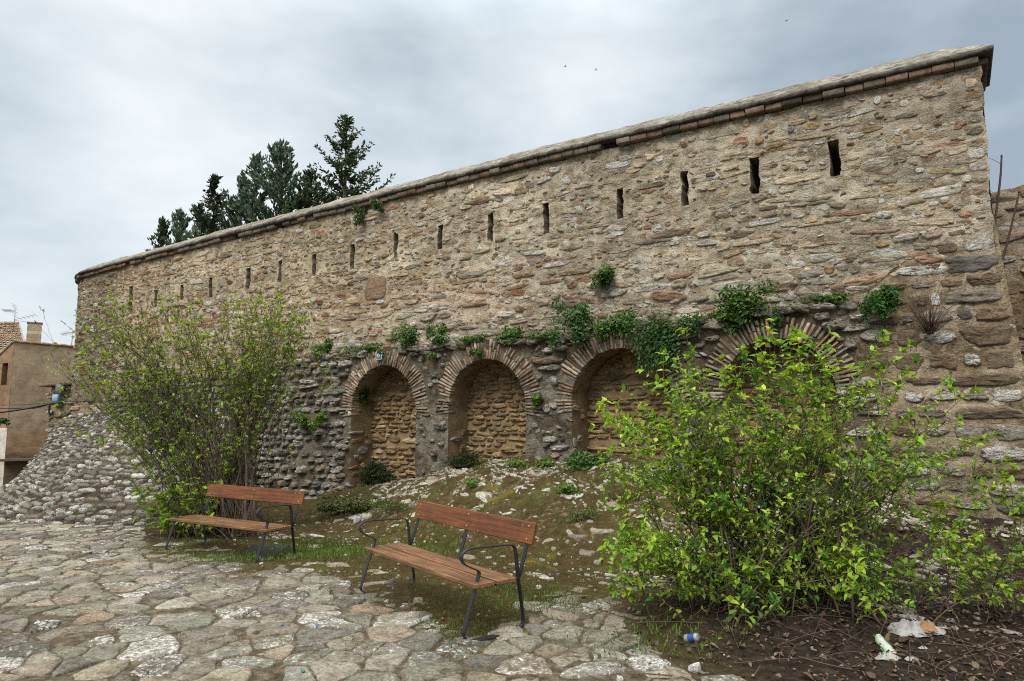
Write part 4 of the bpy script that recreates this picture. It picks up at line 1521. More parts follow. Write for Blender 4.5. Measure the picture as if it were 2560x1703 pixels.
# ------------------------------------------------------------------ loose rock pieces on the mound
def build_rocks():
    mb = MB()
    n = 9000
    s = RNG.uniform(-1.5, 10.5, n)
    o = RNG.uniform(0.5, 4.2, n)
    P = wp(s, o, 0)
    m = fbm(P, (0.9, 0.9, 1), 3, 33)
    m2 = fbm(P, (3.5, 3.5, 1), 2, 34)
    ok = ((m + 0.25 * (o < 1.3) * (s < 8.5) + 0.15 * (s < 3) > 0.03) & (m2 > -.12)) | (RNG.random(n) < .10)
    P = P[ok]
    n = len(P)

    def fm(u, v, h):
        q = np.stack([u, v, ground(u, v) + h], -1)
        return q
    pal = [(3, (0.47, 0.44, 0.38), 0.8), (2, (0.38, 0.33, 0.26), .45), (1.5, (0.28, 0.25, 0.2), .5), (1.5, (0.54, 0.52, 0.47), .9)]
    az = math.radians(147) + RNG.normal(0, .25, n)
    W = 0.024 * np.exp(RNG.normal(0, .7, n))
    stones(mb, P[:, 0], P[:, 1], W, W * RNG.uniform(.22, .5, n), az, RNG.uniform(.006, .02, n), pcol(n, pal, .12), fm, 0, 10, 3.0, .2, .02, .18)
    o_ = mb.build('rock_outcrop', M['quoin'])
    tag(o_, 'pale broken rock showing through the moss of the mound', 'rock', kind='stuff')


build_rocks()
# ------------------------------------------------------------------ old wall beyond the right corner
def build_side_wall():
    mb = MB()

    def sm(u, v, h):
        u = np.asarray(u, float)
        v = np.asarray(v, float)
        return wp(u, -2.3 + h + .03 * fbm(np.stack([u, u * 0, v], -1), (3, 1, 5), 4, 91), v)

    def tp(u):
        u = np.asarray(u, float)
        return 5.40 + 0.10 * fbm(np.stack([u, u * 0, u * 0], -1), (3, 1, 1), 3, 92)
    us, tt = np.arange(-7.0, -0.5, .06), np.linspace(0, 1, 90)
    U, T = np.meshgrid(us, tt, indexing='ij')
    Z = tp(U) * T
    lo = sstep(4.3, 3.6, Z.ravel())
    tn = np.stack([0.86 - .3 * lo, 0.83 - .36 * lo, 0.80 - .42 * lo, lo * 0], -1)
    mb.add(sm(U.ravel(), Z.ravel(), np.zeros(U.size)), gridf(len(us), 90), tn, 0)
    A = np.stack([sm(us, tp(us), 0 * us), wp(us, np.full(len(us), -2.9), tp(us) + .03)], 1).reshape(-1, 3)
    mb.add(A, gridf(len(us), 2, True), (.7, .68, .66, 0), 0)
    q = courses(-7, -0.5, .1, 5.35, .09, .2, 1.9, 0.35)
    cu, cv, W, H = q
    n = len(cu)
    t = pcol(n, WALL_PAL, .13) * [0.85, .83, .82, .7]
    k = cv < 4.0
    t[k, :3] = t[k, :3] * 0.5 + 0.5 * np.array([0.22, 0.115, 0.065]) * RNG.normal(1, .25, (k.sum(), 1))
    stones(mb, cu, cv, W, H, RNG.normal(0, .07, n), RNG.uniform(.012, .05, n), t, sm, 1)
    o = mb.build('rubble_wall', [M['mortar'], M['stone']])
    tag(o, 'brown ruined stone wall receding at the far right beyond the big wall corner', 'wall')


build_side_wall()


# ------------------------------------------------------------------ benches
BQ = dict(Lf=0.946, yf=-0.212, yr=0.385, ysf=-0.156, zs=0.421, ysr=0.264, ybt=0.468, zbt=0.843, ybb=0.421, zbb=0.6625)


def ribbon(mb, prof, x0, x1, th=0.008):
    """a flat steel bar bent in the y-z plane"""
    p = np.array(prof, float)
    t = np.gradient(p, axis=0)
    t /= np.linalg.norm(t, axis=1)[:, None]
    nrm = np.stack([-t[:, 1], t[:, 0]], -1) * th / 2
    a, b = p + nrm, p - nrm
    n = len(p)
    V = []
    for k in range(n):
        V += [(x0, *a[k]), (x1, *a[k]), (x1, *b[k]), (x0, *b[k])]
    F = []
    for k in range(n - 1):
        for q in range(4):
            r = (q + 1) % 4
            F.append((k * 4 + q, k * 4 + r, (k + 1) * 4 + r, (k + 1) * 4 + q))
    F += [(3, 2, 1, 0), ((n - 1) * 4, (n - 1) * 4 + 1, (n - 1) * 4 + 2, (n - 1) * 4 + 3)]
    mb.add(np.array(V), np.array(F))


def smooth_poly(pts, it=3):
    p = np.array(pts, float)
    for _ in range(it):
        q = [p[0]]
        for a, b in zip(p[:-1], p[1:]):
            q += [a * .75 + b * .25, a * .25 + b * .75]
        q.append(p[-1])
        p = np.array(q)
    return p


def bench(loc, rz, label):
    t = empty('park_bench', loc, label, 'bench', 'wooden benches on the pavement', rz)

    def part(name, mb, mat, parent=None, smooth=False):
        o = mb.build(name, mat, None, smooth)
        o.parent = parent or t
        return o
    q = BQ
    Lf = q['Lf'] - 0.03
    hw = 0.021
    for x in (-Lf, Lf):
        mb = MB()
        ribbon(mb, smooth_poly([(-0.17, -0.008), (-0.20, 0.0), (-0.222, 0.03), (-0.20, 0.10), (-0.135, 0.30), (-0.10, 0.392)], 3), x - hw, x + hw)
        part('leg', mb, M['metal'])
        mb = MB()
        ribbon(mb, smooth_poly([(0.345, -0.008), (0.375, 0.0), (0.395, 0.03), (0.385, 0.10), (0.352, 0.30), (0.335, 0.392)], 3), x - hw, x + hw)
        part('leg', mb, M['metal'])
        mb = MB()
        ribbon(mb, smooth_poly([(-0.10, 0.392), (-0.082, 0.44), (-0.066, 0.488), (-0.075, 0.505), (-0.17, 0.548), (-0.232, 0.585), (-0.248, 0.64), (-0.205, 0.685), (-0.12, 0.69), (0.10, 0.682), (0.262, 0.676), (0.302, 0.65), (0.318, 0.56), (0.334, 0.40)], 3), x - hw, x + hw, 0.009)
        part('armrest', mb, M['metal'])
    for x in (-Lf, 0.0, Lf):
        mb = MB()
        pr = [(0.30, 0.386), (0.335, 0.389), (0.352, 0.41), (0.375, 0.48), (0.435, 0.66), (0.483, 0.80), (0.488, 0.815)]
        ribbon(mb, smooth_poly(pr, 2), x - hw, x + hw)
        part('back_support', mb, M['metal'])
        mb = MB()
        ribbon(mb, np.array([(-0.12, 0.376), (0.0, 0.372), (0.15, 0.374), (0.33, 0.385)]), x - hw, x + hw)
        part('seat_bearer', mb, M['metal'])
    L = 0.99
    ang = math.radians(-2)
    for y0, y1, zc in ((-0.156, 0.036, 0.402), (0.066, 0.262, 0.402)):
        mb = MB()
        box(mb, (0, (y0 + y1) / 2, zc), (L, 0, 0), (0, (y1 - y0) / 2, 0.0), (0, 0, 0.0185), (1, 1, 1, 0), 0, 0, 0.006)
        part('seat_board', mb, M['wood_seat'])
    mb = MB()
    up = unit((0, q['ybt'] - q['ybb'], q['zbt'] - q['zbb']))
    fw = np.array([0, -up[2], up[1]])
    h = math.hypot(q['ybt'] - q['ybb'], q['zbt'] - q['zbb']) / 2
    c = np.array([0, (q['ybt'] + q['ybb']) / 2, (q['zbt'] + q['zbb']) / 2]) - fw * 0.016
    box(mb, c, (L, 0, 0), up * h, -fw * 0.0165, (1, 1, 1, 0), 0, 0, 0.006)
    br = part('backrest', mb, M['wood_back'])
    for x in (-Lf, 0.0, Lf):
        for k in (-0.055, 0.055):
            mb = MB()
            P = c + np.array([x, 0, 0]) + up * k + fw * 0.0165
            tube(mb, [P, P + fw * 0.003, P + fw * 0.0045], [0.009, 0.0085, 0.004], 10)
            part('bolt', mb, M['bolt'], br, True)
    return t


BA = (-0.7077 * 1.1, 5.8878 * 1.1)
BB = (-3.5223 * 1.1, 8.5606 * 1.1)
bench((BA[0], BA[1], 0.012), -0.9067, 'wooden bench with black steel frame in front, pale scratches across its backrest')
bench((BB[0], BB[1], -0.085), -0.5215, 'wooden bench with black steel frame farther back beside the large twiggy bush')


# ------------------------------------------------------------------ leaves
LT = np.array([(0, 0, 0), (0.34, 0.0, -0.03), (0.68, 0.0, -0.06), (1.0, 0.0, -0.16), (0.28, 0.5, 0.10), (0.62, 0.36, 0.05), (0.28, -0.5, 0.10), (0.62, -0.36, 0.05)])
LF3 = np.array([(0, 1, 4), (0, 6, 1), (2, 3, 5), (2, 7, 3)])
LF4 = np.array([(1, 2, 5, 4), (1, 6, 7, 2)])
LS = np.array([(0, 0, 0), (0.5, 0.5, 0.08), (1.0, 0.0, -0.05), (0.5, -0.5, 0.08)])


def leaves(mb, P, Dr, Up, L, Wd, tint, mat=0, simple=False):
    """one leaf per row: base point, direction, upward hint, length, width"""
    n = len(P)
    if n == 0:
        return
    Dr = Dr / (np.linalg.norm(Dr, axis=1)[:, None] + 1e-9)
    Sd = np.cross(Up, Dr)
    Sd /= np.linalg.norm(Sd, axis=1)[:, None] + 1e-9
    Nn = np.cross(Dr, Sd)
    T = LS if simple else LT
    curl = RNG.uniform(0.4, 1.8, (n, 1, 1))
    V = P[:, None, :] + T[None, :, :1] * L[:, None, None] * Dr[:, None, :] + T[None, :, 1:2] * Wd[:, None, None] * Sd[:, None, :] + T[None, :, 2:] * curl * L[:, None, None] * Nn[:, None, :]
    m = len(T)
    off = (np.arange(n) * m)[:, None, None]
    if simple:
        F = [(np.array([(0, 1, 2, 3)])[None] + off).reshape(-1, 4)]
    else:
        F = [(LF3[None] + off).reshape(-1, 3), (LF4[None] + off).reshape(-1, 4)]
    mb.add(V.reshape(-1, 3), F, np.repeat(tint, m, 0), mat)


def rvec(n):
    v = RNG.normal(0, 1, (n, 3))
    return v / np.linalg.norm(v, axis=1)[:, None]


def inpoly(x, y, poly):
    c = False
    n = len(poly)
    for i in range(n):
        x0, y0 = poly[i]
        x1, y1 = poly[(i + 1) % n]
        if (y0 > y) != (y1 > y) and x < (x1 - x0) * (y - y0) / (y1 - y0) + x0:
            c = not c
    return c


class Shrub:
    def __init__(self):
        self.st, self.lv, self.sd = MB(), [], MB()

    def leafpair(self, p, d, size, n=2, spread=1.0):
        """a pair (or a rosette) of leaves at a node"""
        d = unit(d)
        a = unit(np.cross(d, RNG.normal(0, 1, 3)))
        b = np.cross(d, a)
        ph = RNG.uniform(0, 6.28)
        for k in range(n):
            th = ph + k * 2 * math.pi / n + RNG.normal(0, .25)
            lat = a * math.cos(th) + b * math.sin(th)
            dr = unit(d * RNG.uniform(.35, 1.1) / spread + lat + np.array([0, 0, RNG.normal(0.05, .2)]))
            self.lv.append((*p, *dr, size * RNG.uniform(.45, 1.3)))

    def stem(self, p0, p2, r0, size, twigs, start=0.4, node=0.07, arch=0.0, bare=0.0, seed=0.0, twl=0.4):
        p0, p2 = np.asarray(p0, float), np.asarray(p2, float)
        dv = p2 - p0
        p1 = p0 + np.array([dv[0] * .32, dv[1] * .32, dv[2] * (0.62 + arch)])
        L = np.linalg.norm(dv)
        n = max(8, int(L / .12))
        t = np.linspace(0, 1, n)[:, None]
        P = (1 - t) ** 2 * p0 + 2 * t * (1 - t) * p1 + t ** 2 * p2
        ph = RNG.uniform(0, 50, 3)
        wob = np.stack([nz(np.concatenate([t * L * 2.2, t * 0, t * 0], 1) + ph + k * 9, 1.0, 5) for k in range(3)], -1)
        P = P + wob * 0.06 * np.minimum(t * 4, 1)
        R = r0 * (1 - 0.8 * t[:, 0] ** 0.8)
        tube(self.st, P, R, 5)
        self.dress(P, size, start, node, bare)
        end = unit(P[-1] - P[-3])
        if RNG.random() < seed:
            self.seedhead(P[-1], end)
        else:
            self.leafpair(P[-1], end, size * 1.05, RNG.integers(4, 7), 0.9)
        for _ in range(twigs):
            k = int(RNG.uniform(start * .8, 0.97) * (n - 1))
            d = unit(P[min(k + 1, n - 1)] - P[max(k - 1, 0)])
            lat = rvec(1)[0]
            lat[2] = abs(lat[2]) * .6
            td = unit(d * 0.8 + lat * 0.9 + np.array([0, 0, .25]))
            tl = twl * RNG.uniform(.35, 1.2)
            m = 6
            tt = np.linspace(0, 1, m)[:, None]
            up = np.array([0, 0, RNG.uniform(.05, .35)]) * tl
            Q = P[k] + td * tt * tl + up * tt ** 2 + RNG.normal(0, .008, (m, 3)) * tt
            tube(self.st, Q, R[k] * .45 * (1 - .6 * tt[:, 0]) + .0012, 4)
            self.dress(Q, size * .95, 0.15, node, bare)
            e = unit(Q[-1] - Q[-2])
            if RNG.random() < seed:
                self.seedhead(Q[-1], e)
            else:
                self.leafpair(Q[-1], e, size, RNG.integers(3, 7), 0.9)
            # finer side shoots
            for _ in range(RNG.integers(0, 3)):
                kk = RNG.integers(2, m - 1)
                sd = unit(unit(Q[kk + 1] - Q[kk]) + rvec(1)[0] * .9 + np.array([0, 0, .3]))
                sl = tl * RNG.uniform(.2, .5)
                Z = Q[kk] + sd * np.linspace(0, 1, 4)[:, None] * sl
                tube(self.st, Z, np.linspace(.0022, .0012, 4), 4)
                if RNG.random() < seed * .7:
                    self.seedhead(Z[-1], sd)
                else:
                    self.leafpair(Z[-1], sd, size * .9, RNG.integers(2, 6), 0.9)
                if RNG.random() > bare:
                    self.leafpair(Z[2], sd, size * .9, 2)
        return P

    def dress(self, P, size, start, node, bare):
        seg = np.linalg.norm(np.diff(P, axis=0), axis=1)
        cum = np.concatenate([[0], np.cumsum(seg)])
        x = cum[-1] * start
        while x < cum[-1] - node * .4:
            if RNG.random() > bare:
                k = min(np.searchsorted(cum, x), len(P) - 1)
                k = max(k, 1)
                f = (x - cum[k - 1]) / (seg[k - 1] + 1e-9)
                self.leafpair(P[k - 1] + (P[k] - P[k - 1]) * f, P[k] - P[k - 1], size * RNG.uniform(.75, 1.05), 2)
            x += node * RNG.uniform(.7, 1.5)

    def seedhead(self, p, d):
        d = unit(d + RNG.normal(0, .15, 3))
        L = RNG.uniform(.05, .10)
        tube(self.sd, [p, p + d * L], [.0018, .001], 4)
        for k in range(9):
            f = RNG.uniform(.15, 1.05)
            c = p + d * L * f + rvec(1)[0] * .018 * (1.15 - f)
            e = unit(d + rvec(1)[0] * .8) * .009
            tube(self.sd, [c - e, c, c + e], [.001, .0045, .001], 4)

    def build(self, name, loc, label, cat, group, pal, lw=0.62, bark='bark', hang=0.0, seedmat=True):
        t = empty(name, loc, label, cat, group)
        def put(nm, mb, mat, sm=True):
            o = mb.build(nm, mat, None, sm)
            o.parent = t
            o.matrix_parent_inverse = Matrix.Translation(tuple(-float(v) for v in loc))
            return o
        put('stems', self.st, M[bark])
        A = np.array(self.lv)
        n = len(A)
        Dr = A[:, 3:6].copy()
        Dr[:, 2] -= hang * RNG.random(n)
        pal = np.array(pal)
        k = RNG.integers(0, len(pal), n)
        hue = 0.5 + 0.5 * nz(A[:, :3], 1.6, 8)
        k2 = np.clip((hue * len(pal)).astype(int), 0, len(pal) - 1)
        tint = pal[np.where(RNG.random(n) < .55, k, k2)] * RNG.normal(1, .13, (n, 1))
        tint = np.concatenate([np.clip(tint, .005, .8), np.ones((n, 1))], 1)
        Up = np.array([0, 0, 1.0]) + rvec(n) * 0.55
        mb = MB()
        leaves(mb, A[:, :3], Dr, Up, A[:, 6], A[:, 6] * lw * RNG.uniform(.8, 1.15, n), tint)
        put('foliage', mb, M['leaf'])
        if self.sd.n and seedmat:
            put('seed_heads', self.sd, M['seed'])['kind'] = 'stuff'
        return t


LILAC = [(0.28, 0.44, 0.033), (0.23, 0.40, 0.033), (0.145, 0.30, 0.03), (0.38, 0.50, 0.05), (0.07, 0.17, 0.03), (0.32, 0.43, 0.045), (0.19, 0.36, 0.035)]
LILAC2 = [(0.26, 0.37, 0.03), (0.19, 0.31, 0.03), (0.13, 0.23, 0.03), (0.33, 0.41, 0.04)]


def tip_in(poly, depth, sd, ymax=None):
    xs, ys = [p[0] for p in poly], [p[1] for p in poly]
    while True:
        x, y = RNG.uniform(min(xs), max(xs)), RNG.uniform(min(ys), max(ys))
        if inpoly(x, y, poly) and (ymax is None or y < ymax):
            d = depth + np.clip(RNG.normal(0, sd), -1.5 * sd, 1.5 * sd)
            # keep the outline when moving in depth: the point is taken at the bush's own depth and then displaced
            P = at(x, y, depth)
            P[1] = d
            return x, y, P


def build_right_bush():
    b = Shrub()
    poly = [(1480, 1110), (1520, 1020), (1600, 950), (1680, 930), (1760, 930), (1880, 880), (1990, 850), (2080, 890), (2160, 910), (2240, 900), (2310, 1010), (2390, 1020), (2440, 1010), (2500, 1080),
            (2500, 1220), (2440, 1350), (2270, 1450), (2100, 1540), (1950, 1570), (1750, 1560), (1620, 1540), (1540, 1430), (1500, 1250)]
    dep = 6.25
    rl = [(1520, 1090, 40, 50), (1530, 1210, 35, 60), (1560, 1350, 40, 50), (1610, 1450, 45, 50), (1640, 1020, 50, 50), (2330, 1120, 70, 70), (2280, 1260, 80, 60), (2430, 1170, 50, 50), (2400, 1310, 50, 50)]
    for k in range(156):
        x, y, P = tip_in(poly, dep, .5)
        if k >= 106:
            lx, ly, sx, sy = rl[k % len(rl)]
            x, y = RNG.normal(lx, sx), RNG.normal(ly, sy)
            P = at(x, y, dep)
            P[1] += RNG.normal(0, .35)
        if x > 2180 and RNG.random() < .3:
            continue
        base = np.array([RNG.normal(2.35, .38), dep + RNG.normal(0.05, .2), 0.0])
        base[2] = float(ground(base[0], base[1])) - .03
        if P[2] < .25:
            P[2] = .25 + RNG.uniform(0, .15)
        dense = x < 2150
        b.stem(base, P, RNG.uniform(.007, .014), RNG.uniform(.045, .074), RNG.integers(4, 10) if dense else RNG.integers(2, 5), 0.42, .062, RNG.uniform(-.1, .25), 0.05 if dense else .3, 0.02 if dense else 0.2, .36)
    for x, y in ((1899, 846), (1994, 826), (2073, 876), (2214, 850), (2297, 900), (1658, 962), (1865, 880), (1762, 930), (1560, 985), (1640, 975), (1700, 900), (2380, 965), (2440, 985), (2010, 842), (1960, 870), (2130, 930), (2480, 1090), (1520, 1030), (1600, 930), (1720, 895), (1800, 900), (1830, 915), (1930, 855), (2040, 860), (2100, 905), (2180, 895), (2250, 880), (2340, 990)):
        P = at(x, y, dep + RNG.normal(0, .1))
        base = np.array([RNG.normal(2.3, .25) + 0.25 * (P[0] - 2.3), dep + RNG.normal(0, .15), 0.0])
        base[2] = float(ground(base[0], base[1])) - .03
        b.stem(base, P, .009, .07, 3, .5, .085, .15, .05, .0 if x < 2200 else .3, .25)
    # main dark boles
    for k in range(12):
        base = np.array([RNG.normal(2.4, .25), dep + RNG.normal(0.1, .15), 0.0])
        base[2] = float(ground(base[0], base[1])) - .03
        P = at(RNG.uniform(1600, 2350), RNG.uniform(950, 1200), dep)
        b.stem(base, P, RNG.uniform(.016, .022), .06, 4, .6, .08, .2, .3, .05, .3)
    # low suckers at the foot
    for k in range(26):
        base = np.array([RNG.normal(2.2, .55), dep + RNG.normal(-.25, .25), 0.0])
        base[2] = float(ground(base[0], base[1])) - .02
        b.stem(base, base + np.array([RNG.normal(0, .25), RNG.normal(-.1, .15), RNG.uniform(.2, .55)]), .004, .07, 1, .25, .06, 0, .1, 0, .2)
    b.build('lilac_bush', (2.35, dep, float(ground(2.35, dep))), 'bright green leafing bush with many thin stems in the right foreground', 'bush', None, LILAC, .60, 'bark', .55)
    # a second, lower plant leaning in from the right edge
    b = Shrub()
    poly2 = [(2300, 1330), (2400, 1260), (2500, 1210), (2640, 1180), (2700, 1500), (2560, 1540), (2400, 1480), (2320, 1420)]
    for k in range(20):
        x, y, P = tip_in(poly2, 6.1, .4)
        base = np.array([RNG.normal(4.2, .4), 6.3 + RNG.normal(0, .25), 0.0])
        base[2] = float(ground(base[0], base[1])) - .03
        if P[2] < .2:
            P[2] = .22
        b.stem(base, P, RNG.uniform(.005, .009), .068, RNG.integers(2, 5), .45, .065, .2, .15, .0, .3)
    b.build('lilac_bush', (4.55, 6.1, float(ground(4.55, 6.1))), 'low leafy bush at the right picture edge with drooping branches', 'bush', None, LILAC2, .62, 'bark', .6)


def build_left_bush():
    b = Shrub()
    poly = [(170, 960), (185, 880), (215, 800), (255, 768), (330, 790), (400, 778), (440, 805), (480, 792), (560, 792), (600, 765), (650, 738), (715, 762), (770, 810), (755, 865), (705, 900), (700, 980),
            (660, 1110), (610, 1220), (540, 1280), (430, 1300), (360, 1290), (365, 1180), (330, 1100), (240, 1050), (190, 1010)]
    dep = 11.2
    lobes = [(195, 945, 28, 60), (225, 870, 30, 55), (285, 805, 35, 32), (260, 990, 40, 50), (330, 1010, 45, 55), (745, 815, 28, 36), (660, 762, 45, 22), (715, 840, 45, 38), (400, 790, 50, 20), (530, 800, 60, 20), (610, 880, 60, 70)]
    for k in range(205):
        x, y, P = tip_in(poly, dep, .6)
        if y > 930 and x > 540 and RNG.random() < .6:
            continue
        if k > 115:
            lx, ly, sx, sy = lobes[k % len(lobes)]
            x, y = RNG.normal(lx, sx), RNG.normal(ly, sy)
            P = at(x, y, dep)
            P[1] += RNG.normal(0, .45)
        elif k > 95:
            while not (x < 330 or y < 850 or x > 640):
                x, y, P = tip_in(poly, dep, .5)
        if 690 < x and y > 880 and RNG.random() < .5:
            continue
        base = np.array([RNG.normal(-4.65, .30), dep + RNG.normal(0.1, .25), 0.0])
        base[2] = float(ground(base[0], base[1])) - .03
        P[2] = max(P[2], .1)
        low = y > 1120
        b.stem(base, P, RNG.uniform(.005, .011), RNG.uniform(.048, .078) * (1.1 if low else 1), RNG.integers(6, 12), 0.58 if not low else .4, .10, RNG.uniform(-.32, .05), 0.72 if not low else .4, 0.45 if y < 1000 else .3, .5)
    for k in range(16):
        base = np.array([RNG.normal(-4.5, .3), dep + RNG.normal(0.1, .2), 0.0])
        base[2] = float(ground(base[0], base[1])) - .03
        P = at(RNG.uniform(220, 690), RNG.uniform(800, 1000), dep)
        b.stem(base, P, RNG.uniform(.02, .03), .05, 7, .6, .1, .15, .5, .3, .45)
    for x, y in ((650, 738), (600, 762), (700, 770), (740, 830), (560, 790), (400, 775), (255, 765), (490, 775), (175, 950), (210, 820)):
        P = at(x, y, dep + RNG.normal(0, .15))
        base = np.array([RNG.normal(-4.4, .3), dep, -.15])
        b.stem(base, P, .016, .066, 14, .55, .09, -.1, .25, .4, .5)
    # dense low leafy suckers at the left of the foot
    for k in range(42):
        base = np.array([RNG.normal(-5.15, .25), dep + RNG.normal(-.1, .25), 0.0])
        base[2] = float(ground(base[0], base[1])) - .02
        b.stem(base, base + np.array([RNG.normal(-.15, .25), RNG.normal(-.1, .2), RNG.uniform(.25, .95)]), .005, .085, 2, .2, .07, 0, .1, 0, .22)
    b.build('lilac_bush', (-4.55, dep, float(ground(-4.55, dep))), 'large twiggy bush with sparse young leaves and dark seed heads behind the left bench', 'bush', None, LILAC2, .6, 'bark', .3)


build_right_bush()
build_left_bush()


# ------------------------------------------------------------------ plants rooted in the wall
def wall_plant(name, cat, label, x, y, rx, ry, o=0.5, n=420, size=0.05, pal=None, hang=0.0, twigs=10, depth=0.22, spiky=False, group='plants growing on the wall', simple=False, ground_d=None, dry=False):
    if ground_d is None:
        s, z = wallhit(x, y, o)
        c = wp(s, o, z)
        sc = np.linalg.norm(c - [0, 0, EYE]) / FPX
        ax = TV
        ay = NO
    else:
        c = at(x, y, ground_d)
        sc = ground_d / FPX
        ax, ay = np.array([1.0, 0, 0]), np.array([0, -1.0, 0])
        c[2] = max(c[2], float(ground(c[0], c[1])) + ry * sc * .35)
    RX, RZ = rx * sc * (1.22 if ground_d is None else 1.15), ry * sc * (1.15 if ground_d is None else 1.15)
    n = int(n * 1.35)
    root = c - np.array([0, 0, RZ * .6])
    t = empty(name, root, label, cat, group)
    st = MB()
    pal = np.array(pal if pal is not None else [(0.055, 0.12, 0.025), (0.04, 0.095, 0.02), (0.085, 0.15, 0.03), (0.03, 0.07, 0.018)])
    # lobes give the clump an uneven outline
    nl = 5 + int(n / 150)
    n = int(n * 1.7)
    lc = np.stack([RNG.uniform(-.62, .62, nl), RNG.normal(0.1, .35, nl), RNG.uniform(-.55, .5, nl)], 1)
    k = RNG.integers(0, nl, n)
    d = rvec(n)
    rr = RNG.random(n) ** 0.45
    q = lc[k] + d * (rr * RNG.uniform(.34, .55, nl)[k])[:, None]
    q[:, 2] -= hang * RNG.random(n) * 1.0
    P = c + ax * (q[:, :1] * RX) + ay * (q[:, 1:2] * depth + 0.03) + np.array([0, 0, 1.0]) * (q[:, 2:] * RZ)
    for j in range(twigs):
        e = P[RNG.integers(0, n)]
        if j % 3 == 0:
            e = e + np.array([0, 0, RZ * RNG.uniform(.2, .9)]) + RNG.normal(0, .03, 3)
        m = (root + e) / 2 + np.array([0, 0, .04]) + RNG.normal(0, .03, 3)
        ext = e + (e - root) * RNG.uniform(0.0, .25)
        tube(st, [root + RNG.normal(0, .02, 3), m, ext], [.005, .0035, .0015], 4)
    so = st.build('stems', M['twig'])
    so.parent = t
    so.matrix_parent_inverse = Matrix.Translation(tuple(-float(v) for v in root))
    if not dry:
        dr = d + ay * 0.5 + np.array([0, 0, .25 - hang])
        tint = pal[RNG.integers(0, len(pal), n)] * RNG.normal(1, .2, (n, 1))
        tint = np.concatenate([np.clip(tint, .004, .6), np.ones((n, 1))], 1)
        L = size * RNG.uniform(.45, 1.2, n)
        mb = MB()
        leaves(mb, P, dr, np.array([0, 0, 1.0]) + ay * .4 + rvec(n) * .6, L, L * (0.18 if spiky else .72), tint, 0, simple)
        fo = mb.build('foliage', M['leaf_small'])
        fo.parent = t
        fo.matrix_parent_inverse = Matrix.Translation(tuple(-float(v) for v in root))
    return t


